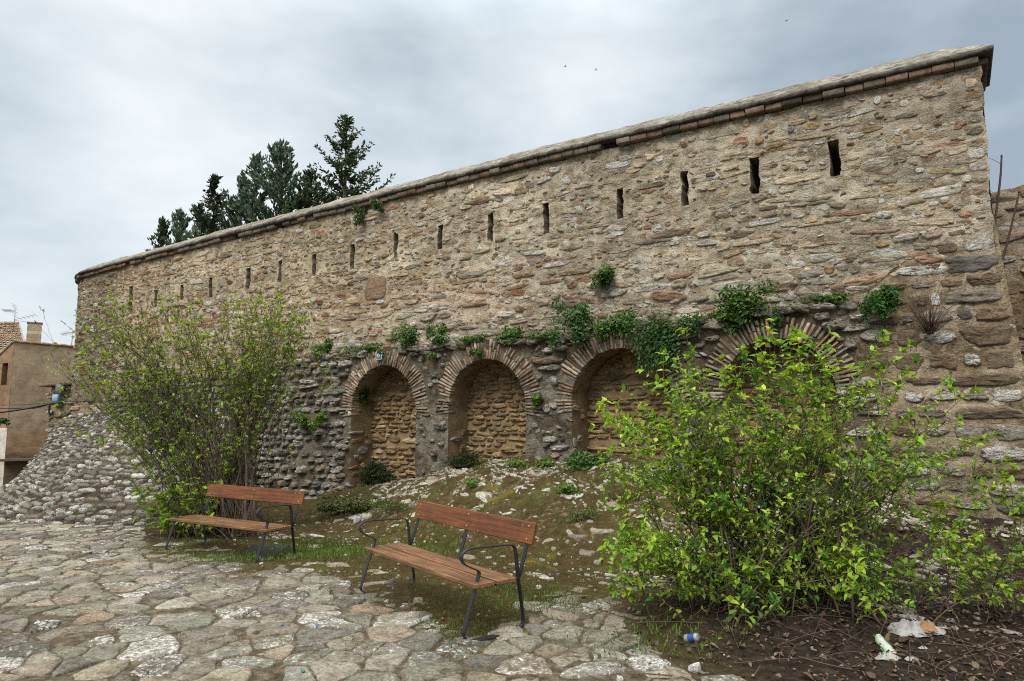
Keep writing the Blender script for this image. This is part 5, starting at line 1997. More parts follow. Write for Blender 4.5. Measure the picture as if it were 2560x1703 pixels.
G1 = [(0.075, 0.16, 0.03), (0.055, 0.125, 0.025), (0.115, 0.20, 0.04), (0.035, 0.08, 0.02)]
G2 = [(0.055, 0.125, 0.04), (0.04, 0.095, 0.03), (0.08, 0.155, 0.05), (0.10, 0.17, 0.06)]
G3 = [(0.11, 0.19, 0.03), (0.085, 0.16, 0.028), (0.14, 0.2, 0.04)]
GD = [(0.03, 0.055, 0.018), (0.045, 0.07, 0.022), (0.06, 0.075, 0.03)]
for a in [
    ('ivy_clump', 'wall plant', 'small green clump on the ledge left of the first arch', 815, 872, 38, 26, .42, 420, .055, G1),
    ('ivy_clump', 'wall plant', 'low strip of weeds along the ledge above the first arch', 900, 872, 75, 10, .40, 380, .05, G1),
    ('ivy_clump', 'wall plant', 'leafy clump on the ledge right above the blue number tile', 1018, 842, 36, 34, .42, 520, .055, G1),
    ('ivy_clump', 'wall plant', 'leafy clump over the gap between the two leftmost arches', 1100, 842, 40, 30, .42, 480, .055, G1),
    ('ivy_clump', 'wall plant', 'leafy clump on the ledge above the second arch with dry stalks', 1282, 838, 42, 28, .44, 480, .055, G1),
    ('ivy_clump', 'wall plant', 'large dark green clump between second and third arch', 1440, 815, 58, 58, .46, 1150, .055, G2),
    ('ivy_clump', 'wall plant', 'bright green clump right on top of the third arch', 1545, 808, 52, 36, .48, 760, .055, G1),
    ('ivy_clump', 'wall plant', 'largest dark green plant trailing over the right side of the third arch', 1640, 815, 58, 62, .55, 1350, .055, G2, .9),
    ('ivy_clump', 'wall plant', 'thin dark clump between third and fourth arch', 1722, 808, 34, 30, .48, 330, .05, G2),
    ('ivy_clump', 'wall plant', 'large clump above the left shoulder of the fourth arch', 1868, 775, 66, 58, .42, 1200, .06, G1, .1),
    ('ivy_clump', 'wall plant', 'little tuft at the crown of the fourth arch', 1945, 798, 20, 20, .52, 160, .05, G2),
    ('ivy_clump', 'wall plant', 'round bright clump on the bare wall right of the fourth arch', 2200, 758, 38, 36, .40, 640, .05, [(0.04, .13, .025), (.03, .1, .02), (.06, .16, .03)]),
    ('ivy_clump', 'wall plant', 'round green clump alone on the middle of the upper wall', 1505, 696, 34, 27, .10, 520, .05, G1),
    ('ivy_clump', 'wall plant', 'narrow plant hanging just under the wall cap', 906, 540, 12, 26, .08, 190, .06, G2, .2),
    ('ivy_clump', 'wall plant', 'small tuft just under the wall cap, right of the narrow one', 957, 521, 15, 16, .08, 150, .06, G2),
    ('ivy_clump', 'wall plant', 'ivy hanging inside the top left of the first arch', 908, 968, 26, 34, .12, 480, .06, [(.035, .1, .015), (.06, .15, .02), (.025, .06, .012)], .4),
    ('ivy_clump', 'wall plant', 'left one of the twin green tufts on the rubble left of the first arch', 760, 1047, 20, 22, .70, 330, .05, G3),
    ('ivy_clump', 'wall plant', 'right one of the twin green tufts on the rubble left of the first arch', 797, 1052, 20, 24, .70, 330, .05, G3),
    ('ivy_clump', 'wall plant', 'small bright tuft at the right springing of the second arch', 1347, 1004, 15, 18, .52, 210, .045, G3),
    ('ivy_clump', 'wall plant', 'thin weedy fringe on the ledge just left of the second arch crown', 1178, 850, 55, 11, .42, 300, .045, G1),
    ('ivy_clump', 'wall plant', 'thin weedy fringe on the ledge right of the second arch crown', 1365, 838, 50, 12, .44, 280, .045, G1),
    ('ivy_clump', 'wall plant', 'low weeds on the ledge right of the dark clump, before the fourth arch', 1795, 792, 45, 12, .44, 260, .045, G3),
    ('ivy_clump', 'wall plant', 'low weeds on the ledge over the right shoulder of the fourth arch', 2060, 752, 60, 11, .40, 280, .045, G1),
    ('ivy_clump', 'wall plant', 'small weed in the spandrel left of the second arch crown', 1192, 880, 16, 10, .52, 110, .045, G1),
    ('ivy_clump', 'wall plant', 'tiny weed on the spandrel stones above the pier of first and second arch', 1090, 890, 10, 10, .5, 70, .045, G3),
]:
    name, cat, label, x, y, rx, ry, o, n, size, pal = a[:11]
    wall_plant(name, cat, label, x, y, rx, ry, o, n, size, pal, a[11] if len(a) > 11 else 0.0)
wall_plant('bramble', 'dry plant', 'tangle of bare brown twigs on the wall right of the fourth arch', 2320, 785, 75, 60, .38, 60, .03, None, .2, 70, .2, dry=True)
gd = 'plants at the foot of the wall'
for name, label, x, y, rx, ry, dpt, n, size, pal, sp in [
    ('juniper_shrub', 'dark spiky shrub at the foot of the first arch', 945, 1182, 38, 28, 14.3, 900, .09, GD, True),
    ('weed_clump', 'dark weeds at the left foot of the second arch', 1155, 1150, 42, 18, 12.9, 620, .07, GD, True),
    ('weed_clump', 'round bright weed in front of the pier between second and third arch', 1360, 1168, 24, 17, 11.7, 420, .045, G3, False),
    ('weed_clump', 'small yellowish weed at the right foot of the second arch', 1290, 1168, 34, 12, 11.9, 330, .045, G3, False),
    ('weed_clump', 'spreading green weeds at the left foot of the third arch', 1468, 1160, 52, 26, 11.1, 760, .055, G1, False),
    ('weed_clump', 'green weeds growing on the mossy slope left of the mound', 905, 1262, 70, 20, 12.3, 700, .05, [(.09, .12, .03), (.06, .09, .025), (.12, .13, .04)], False),
    ('weed_clump', 'broad olive weed patch low on the mound behind the rear bench', 850, 1262, 60, 18, 12.6, 520, .05, [(.09, .10, .03), (.06, .075, .025), (.12, .12, .04)], False),
    ('weed_clump', 'grassy green weed patch between the benches at the mound foot', 985, 1285, 60, 14, 11.6, 480, .05, [(.10, .14, .03), (.075, .11, .025), (.14, .16, .05)], True),
    ('weed_clump', 'dry brown weed patch under the right end of the mound', 1560, 1300, 45, 12, 9.9, 300, .045, [(.10, .08, .03), (.07, .055, .025), (.13, .12, .05)], True),
    ('weed_clump', 'pale flowering rosette at the foot of the mound behind the front bench', 1455, 1360, 34, 15, 9.6, 520, .045, [(.16, .18, .05), (.2, .2, .1), (.1, .14, .04)], True),
    ('weed_clump', 'small green weed behind the backrest of the front bench', 1420, 1290, 26, 12, 10.3, 260, .045, G3, False),
    ('weed_clump', 'low olive weed on the upper slope of the mound', 1180, 1262, 20, 8, 11.4, 170, .045, G3, False),
    ('weed_clump', 'small sprig on the mound just below the third arch', 1660, 1215, 18, 8, 10.9, 120, .045, G3, False),
]:
    wall_plant(name, 'weed', label, x, y, rx, ry, 0, n, size, pal, 0.0, 8, .25, sp, gd, False, dpt)


# ------------------------------------------------------------------ conifers beyond the wall
def conifer(x, ytop, dep, z0, spread, label, style, pal, seed, lean=0.0):
    rng = np.random.default_rng(seed)
    top = at(x, ytop, dep)
    X, H = top[0], top[2]
    t = empty('conifer_tree', (X, dep, -.4), label, 'tree', 'conifers beyond the wall')

    def put(nm, mb, mat):
        o = mb.build(nm, mat)
        o.parent = t
        o.matrix_parent_inverse = Matrix.Translation((-X, -dep, .4))
    tr = MB()
    tube(tr, [(X, dep, -.5), (X + .05, dep, H * .5), (X, dep, H - .1)], [.22, .14, .02], 8)
    P, Dv, Lg = [], [], []
    zb = H - z0
    nb = int((H - zb) * (13 if style == 'spruce' else 15))
    for i in range(nb):
        f = (i + rng.random()) / nb
        z = zb + (H - zb) * f
        az = rng.uniform(0, 2 * math.pi)
        if style == 'spruce':
            L = spread * (H - z) ** 0.85 * rng.uniform(.5, 1.2) + .12
            el = 0.10 + 0.75 * f ** 1.6 + rng.normal(0, .12)
        else:
            L = spread * (H - z) ** 0.75 * rng.uniform(.4, 1.25) + .2
            el = 0.45 + 0.6 * f ** 2 + rng.normal(0, .18)
        d = np.array([math.cos(az) * math.cos(el), math.sin(az) * math.cos(el), math.sin(el)])
        n = max(3, int(L / .13))
        tt = np.linspace(0, 1, n)
        curve = (0.10 * L * tt ** 2) if style == 'spruce' else (.16 * L * tt ** 2)
        B = np.array([X, dep, z]) + d * (tt * L)[:, None]
        B[:, 2] += curve - (0.12 * L * np.sin(tt * 3.1) if style == 'spruce' else 0)
        tube(tr, B[:: max(1, n // 4)] if n > 4 else B, .012, 4, (1, 1, 1, 1), 0, False)
        for k in range(n):
            if tt[k] < 0.12 and L > .6:
                continue
            e = unit(B[min(k + 1, n - 1)] - B[max(k - 1, 0)])
            m = rng.integers(5, 9)
            for _ in range(m):
                v = rng.normal(0, 1, 3)
                if style == 'spruce':
                    v[2] *= .55
                    q = unit(e * 0.75 + unit(v) * .95)
                    l = rng.uniform(.16, .36) * (1.1 - .5 * tt[k])
                else:
                    q = unit(e * 0.9 + unit(v) * .7 + np.array([0, 0, .35]))
                    l = rng.uniform(.14, .32)
                P.append(B[k] + rng.normal(0, .04, 3))
                Dv.append(q)
                Lg.append(l)
    P, Dv, Lg = np.array(P), np.array(Dv), np.array(Lg)
    n = len(P)
    pal = np.array(pal)
    tint = pal[rng.integers(0, len(pal), n)] * rng.normal(1, .18, (n, 1))
    cl = 1.25 + .4 * nz(P, 1.3, seed)
    tint = np.concatenate([np.clip(tint * cl[:, None], .004, .5), np.ones((n, 1))], 1)
    mb = MB()
    leaves(mb, P, Dv, rvec(n), Lg, Lg * .36, tint, 0, True)
    leaves(mb, P, Dv, rvec(n), Lg, Lg * .36, tint, 0, True)
    put('trunk', tr, M['bark'])
    put('crown', mb, M['needle'])


SP = [(0.045, 0.075, 0.034), (0.035, 0.062, 0.03), (0.065, 0.095, 0.042), (0.075, 0.085, 0.04)]
CY = [(0.10, 0.165, 0.12), (0.08, 0.14, 0.095), (0.14, 0.21, 0.16), (0.06, 0.105, 0.07), (0.10, 0.09, 0.055)]
conifer(866, 300, 30, 6.5, .64, 'tallest dark green conifer, rightmost of the trees beyond the wall', 'spruce', SP, 1)
conifer(705, 376, 31, 5.5, .62, 'broad bluish conifer just left of the tallest dark one', 'cypress', CY, 2)
conifer(642, 402, 31.5, 5.0, .36, 'bluish conifer leaning against the left side of the broad bluish one', 'cypress', CY, 3)
conifer(775, 448, 31, 4.5, .55, 'low olive conifer filling the gap beside the tallest dark one', 'cypress', [(0.04, 0.065, 0.035), (0.05, 0.075, 0.04)], 4)
conifer(605, 464, 32, 4.5, .56, 'mid-height bluish conifer in the middle of the row beyond the wall', 'cypress', CY, 5)
conifer(538, 446, 32, 4.5, .42, 'slender dark conifer with drooping tufts left of the middle of the row', 'spruce', [(0.03, 0.05, 0.03), (0.05, 0.052, 0.035), (0.04, 0.065, 0.042)], 6)
conifer(503, 530, 32, 3.5, .52, 'short bluish conifer low over the wall cap', 'cypress', CY, 7)
conifer(452, 543, 33, 3.5, .44, 'small pale bluish conifer near the left end of the row', 'cypress', CY, 8)
conifer(408, 565, 33, 3.5, .30, 'tiny dark pointed conifer, leftmost of the row beyond the wall', 'cypress', SP, 9)


# ------------------------------------------------------------------ houses at the left
def tiles(mb, A, B, Up, pal, pitch=0.22, row=0.32, r=0.085):
    """rows of half-round clay tiles from the eave line A-B up the slope vector Up"""
    A, B, Up = (np.asarray(v, float) for v in (A, B, Up))
    n = int(np.linalg.norm(B - A) / pitch)
    m = int(np.linalg.norm(Up) / row)
    ex, eu = unit(B - A), unit(Up)
    en = np.cross(ex, eu)
    if en[2] < 0:
        en = -en
    th = np.linspace(0, math.pi, 6)
    for i in range(n):
        for j in range(m):
            c0 = A + ex * (i + .5) * pitch + eu * j * row + RNG.normal(0, .008, 3)
            c1 = c0 + eu * row * 1.12 + en * -.02
            V = []
            for c, rr in ((c0 + en * .03, r), (c1, r * .82)):
                V += [c + ex * rr * math.cos(a) + en * rr * math.sin(a) for a in th]
            F = [(k, k + 1, k + 7, k + 6) for k in range(5)]
            col = np.array(pal[RNG.integers(len(pal))]) * RNG.normal(1, .14)
            mb.add(np.array(V), np.array(F), tuple(col) + (0,))


TP = [(0.30, 0.215, 0.14), (0.26, 0.2, 0.135), (0.33, 0.25, 0.17), (0.22, 0.18, 0.13), (0.36, 0.19, 0.11), (0.28, 0.235, 0.17)]


def prism(mb, poly, z0, ztop, tint, mat=0, sub=1):
    """walls over a plan polygon; ztop gives the height at every corner"""
    n = len(poly)
    for i in range(n):
        a, b = poly[i], poly[(i + 1) % n]
        V = [(a[0], a[1], z0), (b[0], b[1], z0), (b[0], b[1], ztop[(i + 1) % n]), (a[0], a[1], ztop[i])]
        mb.add(np.array(V), np.array([[0, 1, 2, 3]]), tint[i] if isinstance(tint, list) else tint, mat)


def build_houses():
    dA = 34.0
    A = at(35, 855, dA)
    B = at(260, 874, 36.2)
    A2 = at(-70, 955, 36.5)
    Cb = B + np.array([-2.0, 6.0, 0])
    Db = A2 + np.array([-1.5, 6, 0])
    t = empty('plaster_house', (A[0], A[1], -.5), 'old ochre plastered house with a chimney beyond the left end of the wall', 'house')

    def put(nm, mb, mat, parent=None, sm=False):
        o = mb.build(nm, mat, None, sm)
        o.parent = parent or t
        o.matrix_parent_inverse = Matrix.Translation((-A[0], -A[1], .5))
        return o
    poly = [A2, A, B, Cb, Db]
    zt = [A2[2], A[2], B[2], B[2], A2[2]]
    # the left wall is reddish with a hole for the window; the front is ochre
    mb = MB()
    d = unit((A - A2) * [1, 1, 0])
    Lw = np.linalg.norm((A - A2)[:2])
    P5 = lambda u, z, o=0.0: np.array([A2[0] + d[0] * u + d[1] * o, A2[1] + d[1] * u - d[0] * o, z])
    us = [0, .35 * Lw, .76 * Lw, .90 * Lw, Lw]
    zw0, zw1 = 3.25, 4.35
    top = lambda u: A2[2] + (A[2] - A2[2]) * u / Lw
    for i in range(4):
        lo, hi = us[i], us[i + 1]
        bands = [(-2.4, 1.1, 'w'), (1.1, zw0, 'r'), (zw0, zw1, 'h' if i == 2 else 'r'), (zw1, None, 'r')]
        for z0, z1, k in bands:
            if k == 'h':
                continue
            za, zb = (z1, z1) if z1 else (top(lo), top(hi))
            mb.add(np.array([P5(lo, z0), P5(hi, z0), P5(hi, zb), P5(lo, za)]), np.array([[0, 1, 2, 3]]), (1.9, 2.2, 2.7, 0) if k == 'w' else (0.92, 0.74, 0.64, 0))
    put('side_wall', mb, M['plaster'])
    mb = MB()
    us2 = np.linspace(0, 1, 26)
    zs2 = np.linspace(0, 1, 40)
    U, Z = np.meshgrid(us2, zs2, indexing='ij')
    F3 = A[None, None] + (B - A)[None, None] * U[..., None]
    zt2 = -2.4 + (A[2] + (B[2] - A[2]) * U + 2.4) * Z
    F3 = np.stack([F3[..., 0], F3[..., 1], zt2], -1)
    ln = 0.03 * fbm(F3, (.9, .9, .9), 4, 6)
    F3[..., 1] -= ln
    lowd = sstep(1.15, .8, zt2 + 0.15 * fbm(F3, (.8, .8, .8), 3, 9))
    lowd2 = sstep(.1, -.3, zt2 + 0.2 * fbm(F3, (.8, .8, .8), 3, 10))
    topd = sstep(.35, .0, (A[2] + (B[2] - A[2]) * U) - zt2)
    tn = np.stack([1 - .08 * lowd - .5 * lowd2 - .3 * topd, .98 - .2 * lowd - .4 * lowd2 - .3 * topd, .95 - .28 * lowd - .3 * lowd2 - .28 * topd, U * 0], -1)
    mb.add(F3.reshape(-1, 3), gridf(26, 40), tn.reshape(-1, 4))
    put('front_wall', mb, M['plaster'], None, True)
    mb = MB()
    prism(mb, [B, Cb, Db, A2], -2.4, [B[2], B[2], A2[2], A2[2]], (0.9, .9, .9, 0))
    put('back_wall', mb, M['plaster'])
    # window in the left wall
    mb = MB()
    lo, hi = us[2], us[3]
    fr = [P5(lo, zw0), P5(hi, zw0), P5(hi, zw1), P5(lo, zw1)]
    bk = [P5(lo, zw0, -.35), P5(hi, zw0, -.35), P5(hi, zw1, -.35), P5(lo, zw1, -.35)]
    mb.add(np.array(fr + bk), np.array([(0, 1, 5, 4), (1, 2, 6, 5), (2, 3, 7, 6), (3, 0, 4, 7), (4, 5, 6, 7)]), (.55, .42, .33, 0))
    put('window', mb, M['plaster'])
    # dark doorway low in the white part
    mb = MB()
    pd = [P5(.55 * Lw, -2.4, .02), P5(.88 * Lw, -2.4, .02), P5(.88 * Lw, -.75, .02), P5(.55 * Lw, -.75, .02)]
    mb.add(np.array(pd + [p - np.array([d[1], -d[0], 0]) * .05 for p in pd]), np.array([(0, 1, 2, 3), (0, 1, 5, 4), (1, 2, 6, 5), (2, 3, 7, 6), (3, 0, 4, 7)]), (.03, .028, .025, 0))
    put('doorway', mb, M['matt'])
    # canopy ledge at the foot of the front
    mb = MB()
    f = unit((B - A) * [1, 1, 0])
    nf = np.array([f[1], -f[0], 0])
    c = A + (B - A) * .28
    box(mb, np.array([c[0], c[1], -.45]) + nf * .25, f * 1.3, nf * .25, (0, 0, .06), (.4, .37, .32, 0), 0, 0, .01)
    put('ledge', mb, M['plaster'])
    # roof and its tiled verge
    mb = MB()
    mb.add(np.array([A + [0, 0, .05], B + [0, 0, .05], Cb + [0, 0, .05], Db + [0, 0, .05], A2 + [0, 0, .05]]), np.array([[0, 1, 2, 3, 4]]), (.28, .22, .15, 0))
    n = int(np.linalg.norm((B - A)[:2]) / .36)
    for i in range(n):
        p0 = A + (B - A) * (i + .05) / n
        p1 = A + (B - A) * (i + 1.0) / n
        tube(mb, [p0 + [0, 0, .05], p1 + [0, 0, .03]], [.075, .06], 7, tuple(np.array(TP[RNG.integers(len(TP))]) * [1.1, .95, .9]) + (0,))
    n = int(Lw / .36)
    for i in range(n):
        p0 = A2 + (A - A2) * (i + .05) / n
        p1 = A2 + (A - A2) * (i + 1.0) / n
        tube(mb, [p0 + [0, 0, .05], p1 + [0, 0, .03]], [.075, .06], 7, tuple(TP[RNG.integers(len(TP))]) + (0,))
    put('roof', mb, M['tile'])
    # chimney
    mb = MB()
    ch = at(82, 880, 35.2)
    cz = at(82, 810, 35.2)[2]
    for k in range(12):
        z0, z1 = ch[2] - .8 + (cz - ch[2] + .8) * k / 12, ch[2] - .8 + (cz - ch[2] + .8) * (k + 1) / 12
        box(mb, (ch[0], ch[1], (z0 + z1) / 2), f * (.31 + RNG.normal(0, .004)), nf * .31, (0, 0, (z1 - z0) / 2 - .002), tuple(np.array([1.25, 1.28, 1.3]) * RNG.normal(1, .1)) + (0,))
    box(mb, (ch[0], ch[1], cz + .03), f * .34, nf * .34, (0, 0, .035), (.75, .74, .72, 0), 0, 0, .01)
    put('chimney', mb, M['plaster'])

    # tiled house behind
    E0 = at(-120, 905, 38)
    E1 = at(72, 853, 38.6)
    R0 = at(-150, 806, 42.5)
    R1 = at(46, 810, 42.5)
    t2 = empty('tiled_house', (E1[0], E1[1], -.5), 'house with a weathered clay tile roof half hidden behind the ochre house', 'house')

    def put2(nm, mb, mat, sm=False):
        o = mb.build(nm, mat, None, sm)
        o.parent = t2
        o.matrix_parent_inverse = Matrix.Translation((-E1[0], -E1[1], .5))
    mb = MB()
    El = np.array([E1[0], E1[1], E1[2] - 0.9])
    E0b = np.array([E0[0] - 2, E1[1] - .6, El[2] - .1])
    Rr = R1
    up = Rr - El
    up[0] = min(up[0], -0.2)
    mb.add(np.array([E0b, El, El + up, E0b + up]), np.array([[0, 1, 2, 3]]), (.2, .15, .1, 0))
    tiles(mb, E0b, El + unit(El - E0b) * .15, up, TP)
    rd = E0b + up
    re = El + up
    n = 22
    for i in range(n):
        tube(mb, [rd + (re - rd) * i / n + [0, 0, .06], rd + (re - rd) * (i + .98) / n + [0, 0, .04]], [.11, .09], 7, tuple(TP[RNG.integers(len(TP))]) + (0,))
    put2('roof', mb, M['tile'], False)
    mb = MB()
    prism(mb, [E0b + [0, .3, 0], El + [0, .3, 0], El + [up[0], up[1] * 2, 0], E0b + [up[0], up[1] * 2, 0]], -.6, [El[2] - .1] * 4, (.8, .78, .75, 0))
    put2('wall', mb, M['plaster'])

    # television aerials
    def aerial(px, py_top, py_bot, dpt, arms, label):
        p = at(px, py_bot, dpt)
        h = at(px, py_top, dpt)[2] - p[2]
        sc = dpt / FPX
        te = empty('tv_aerial', p, label, 'aerial', 'television aerials on the roofs')

        def pt(nm, mb):
            o = mb.build(nm, M['grey_metal'])
            o.parent = te
            o.matrix_parent_inverse = Matrix.Translation(tuple(-float(v) for v in p))
        mb = MB()
        tube(mb, [p - [0, 0, .3], p + [0, 0, h]], .022, 6)
        pt('mast', mb)
        for hz, dx, dz, els in arms:
            mb = MB()
            b0 = p + np.array([0, 0, hz * h])
            b1 = b0 + np.array([dx * sc, 0.3, dz * sc])
            tube(mb, [b0, b1], .014, 5)
            for k in range(els):
                c = b0 + (b1 - b0) * (.25 + .75 * k / max(els - 1, 1))
                tube(mb, [c + np.array([0.0, -.22, .06]), c + np.array([0.0, .22, -.06])], .009, 4)
            pt('antenna_arm', mb)
    aerial(35, 774, 815, 38.8, [(.93, -40, 2, 9), (.97, -14, 16, 3), (.97, -10, -14, 3), (.34, 26, -3, 0), (.38, 42, 14, 5)], 'taller television aerial with several arms on the tiled roof')
    aerial(179, 828, 866, 36.5, [(.95, -36, -5, 7)], 'single arm television aerial above the ochre wall top')

    # fragment of stone wall with the meter boxes
    mb = MB()
    dS = 26.0
    zlow = -2.2
    pts = [(127, 1145), (127, 1080), (132, 1055), (128, 1030), (130, 965), (240, 960), (240, 1145)]
    W3 = [at(x, y, dS) for x, y in pts]
    xs0, xs1 = at(127, 1000, dS)[0], at(250, 1000, dS)[0]

    def smap2(u, v, h):
        u, v, h = np.broadcast_arrays(np.asarray(u, float), np.asarray(v, float), np.asarray(h, float))
        q = np.stack([u, u * 0 + dS, v], -1)
        return np.stack([u + .05 * fbm(q, (2, 2, 2), 3, 3), dS - h - .05 * fbm(q, (2, 2, 2), 3, 2), v], -1)
    zs0, zs1 = zlow, at(150, 966, dS)[2]
    U, Z = np.meshgrid(np.arange(xs0, xs1, .07), np.linspace(zs0, zs1, 50), indexing='ij')
    mb.add(smap2(U.ravel(), Z.ravel(), 0).reshape(-1, 3), gridf(U.shape[0], 50), (.85, .8, .72, 0), 0)
    yy, zz = np.meshgrid(np.linspace(0, 1.2, 12), np.linspace(zs0, zs1, 50), indexing='ij')
    L3 = np.stack([np.full(yy.size, xs0), dS + yy.ravel(), zz.ravel()], -1)
    mb.add(L3, gridf(12, 50, True), (.7, .65, .6, 0), 0)
    q = courses(xs0, xs1, zs0, zs1, .12, .24, 1.5, .25)
    cu, cv, Wd, Hd = q
    n = len(cu)
    stones(mb, cu, cv, Wd, Hd, RNG.normal(0, .1, n), RNG.uniform(.03, .09, n), pcol(n, WALL_PAL, .15), smap2, 1)
    t3 = empty('wall_stub', (xs0, dS, -.5), 'short rough stone wall piece with a slab on top, carrying the electric boxes', 'wall')
    o = mb.build('rubble_face', [M['mortar'], M['stone']])
    o.parent = t3
    o.matrix_parent_inverse = Matrix.Translation((-xs0, -dS, .5))
    mb = MB()
    p = at(160, 963, dS)
    box(mb, p + np.array([0, .3, .04]), (.78, 0, .05), (0, .55, 0), (0, 0, .05), (.7, .66, .58, 0), 0, .006, .012)
    o = mb.build('cap_slab', M['plaster'])
    o.parent = t3
    o.matrix_parent_inverse = Matrix.Translation((-xs0, -dS, .5))
    sc = dS / FPX
    for x, y, wx, hz, col, label in ((151, 973, 8.5, 12, (.10, .105, .12), 'dark grey electric box under the slab of the wall stub'), (142, 996, 8, 9.5, (.20, .30, .40), 'light blue electric box below the dark grey one on the wall stub')):
        c = at(x, y, dS - .22)
        tb = empty('meter_box', c - [0, 0, hz * sc], label, 'electric box', 'electric boxes on the wall stub')
        mb = MB()
        box(mb, c, (wx * sc, 0, 0), (0, .10, 0), (0, 0, hz * sc), tuple(col) + (0,), 0, 0, .012)
        o = mb.build('case', M['paint'])
        o.parent = tb
        o.matrix_parent_inverse = Matrix.Translation(tuple(-float(v) for v in (c - [0, 0, hz * sc])))
        mb = MB()
        box(mb, c + np.array([0, -.105, 0]), (wx * sc * .82, 0, 0), (0, .008, 0), (0, 0, hz * sc * .84), tuple(np.array(col) * 1.25) + (0,), 0, 0, .003)
        o = mb.build('lid', M['paint'])
        o.parent = tb
        o.matrix_parent_inverse = Matrix.Translation(tuple(-float(v) for v in (c - [0, 0, hz * sc])))
    # cables strung across to the left
    for k, (pts, r, lab) in enumerate((
        ([(165, 1004), (128, 1009), (110, 1013), (60, 1023), (0, 1032), (-60, 1036)], .035, 'thick black cable sagging from the wall stub to the left picture edge'),
        ([(128, 1008), (90, 1022), (45, 1021), (0, 1022), (-60, 1018)], .022, 'middle black cable in front of the ochre house'),
        ([(190, 1000), (128, 1007), (60, 1012), (0, 1013), (-60, 1012)], .013, 'thin upper cable in front of the ochre house'),
        ([(127, 1008), (123, 1014), (122, 1028), (125, 1040)], .03, 'short black cable end hanging down the edge of the wall stub'))):
        P = smooth_poly([at(x, y, dS - .45) for x, y in pts], 3)
        mb = MB()
        tube(mb, P, r, 6)
        o = mb.build('cable', M['metal'])
        tag(o, lab, 'cable', 'cables at the left')
    wall_plant('ivy_clump', 'wall plant', 'dark weed growing on the reddish side of the ochre house', 12, 1054, 13, 9, 0, 130, .12, G2, 0, 4, .25, False, 'plants growing on the wall', False, 33.0)


build_houses()


# ------------------------------------------------------------------ bare saplings at the right corner
def build_saplings():
    for k, (pts, lab) in enumerate((
        ([(2476, 690), (2474, 640), (2490, 540), (2502, 440), (2504, 392)], 'tall bare reddish sapling shoot rising by the right wall corner'),
        ([(2466, 800), (2490, 690), (2510, 640), (2530, 560), (2548, 482)], 'slanting bare sapling shoot right of the tall one'))):
        s0, z0 = wallhit(pts[0][0], pts[0][1], -1.4)
        P = [wp(*((lambda q: (q[0], -1.4, q[1]))(wallhit(x, y, -1.4)))) for x, y in pts]
        P = smooth_poly(P, 2)
        foot = P[0] - np.array([0, 0, max(P[0][2] - float(ground(P[0][0], P[0][1])), 0) + .05])
        P = np.concatenate([[foot], P])
        t = empty('bare_sapling', foot, lab, 'sapling', 'bare saplings at the wall corner')
        mb = MB()
        tube(mb, P, np.linspace(.026, .011, len(P)), 7)
        for j in range(len(P) - 1):
            if j % 2 and j > 0:
                q = P[j]
                tube(mb, [q, q + rvec(1)[0] * .02], [.016, .006], 5)
        tube(mb, [P[-1], P[-1] + [0.0, 0, .03]], [.016, .01], 6)
        for j in range(9):
            q = P[RNG.integers(3, len(P) - 3)]
            d = unit(rvec(1)[0] + [0, 0, .5])
            L = RNG.uniform(.15, .4)
            tube(mb, [q, q + d * L * .5 + RNG.normal(0, .02, 3), q + d * L], [.004, .003, .0015], 4)
        o = mb.build('stem', M['bark_red'])
        o.parent = t
        o.matrix_parent_inverse = Matrix.Translation(tuple(-float(v) for v in foot))
    # small jutting brick at the corner
    s, z = wallhit(2450, 560, 0.05)


build_saplings()


# ------------------------------------------------------------------ number tile above the first arch
def build_sign():
    s, z = 10.0, 3.0
    o0 = float(lower_off(np.array([s]), np.array([z]))[0]) * .5 + LOFF * .5 + 0.075
    c = wp(s, o0, z)
    t = empty('number_tile', c, 'small blue tile with a white border and a white figure, fixed over the first arch', 'sign')

    def put(nm, mb):
        o = mb.build(nm, M['paint'], None, False)
        o.parent = t
        o.matrix_parent_inverse = Matrix.Translation(tuple(-float(v) for v in c))
        return o
    X = -TV * 1.0      # to the right as seen from the camera
    Z = np.array([0, 0, 1.0])
    hw = .085
    mb = MB()
    box(mb, c, X * hw, NO * .008, Z * hw, (.62, .64, .62, 0), 0, 0, .003)
    a = put('border', mb)
    mb = MB()
    box(mb, c + NO * .0088, X * hw * .80, NO * .002, Z * hw * .80, (.035, .10, .20, 0))
    put('field', mb)
    mb = MB()

    def stroke(pts, r):
        P = [c + NO * .013 + X * hw * px + Z * hw * pz for px, pz in pts]
        tube(mb, smooth_poly(P, 2), r, 5, (.66, .68, .70, 0))
    # a curly S beside a 5, as on the tile
    stroke([(-.08, .28), (-.28, .34), (-.46, .18), (-.30, .0), (-.12, -.14), (-.16, -.40), (-.42, -.42)], .0085)
    stroke([(.36, .38), (.08, .36), (.02, .08), (.30, .10), (.42, -.16), (.26, -.44), (.04, -.40)], .0075)
    stroke([(-.16, .30), (.0, .42), (.16, .30)], .006)
    put('figure', mb)
    wall_plant('ivy_clump', 'wall plant', 'tiny weed overlapping the top of the blue tile', 950, 880, 8, 5, .62, 36, .04, G3)


build_sign()


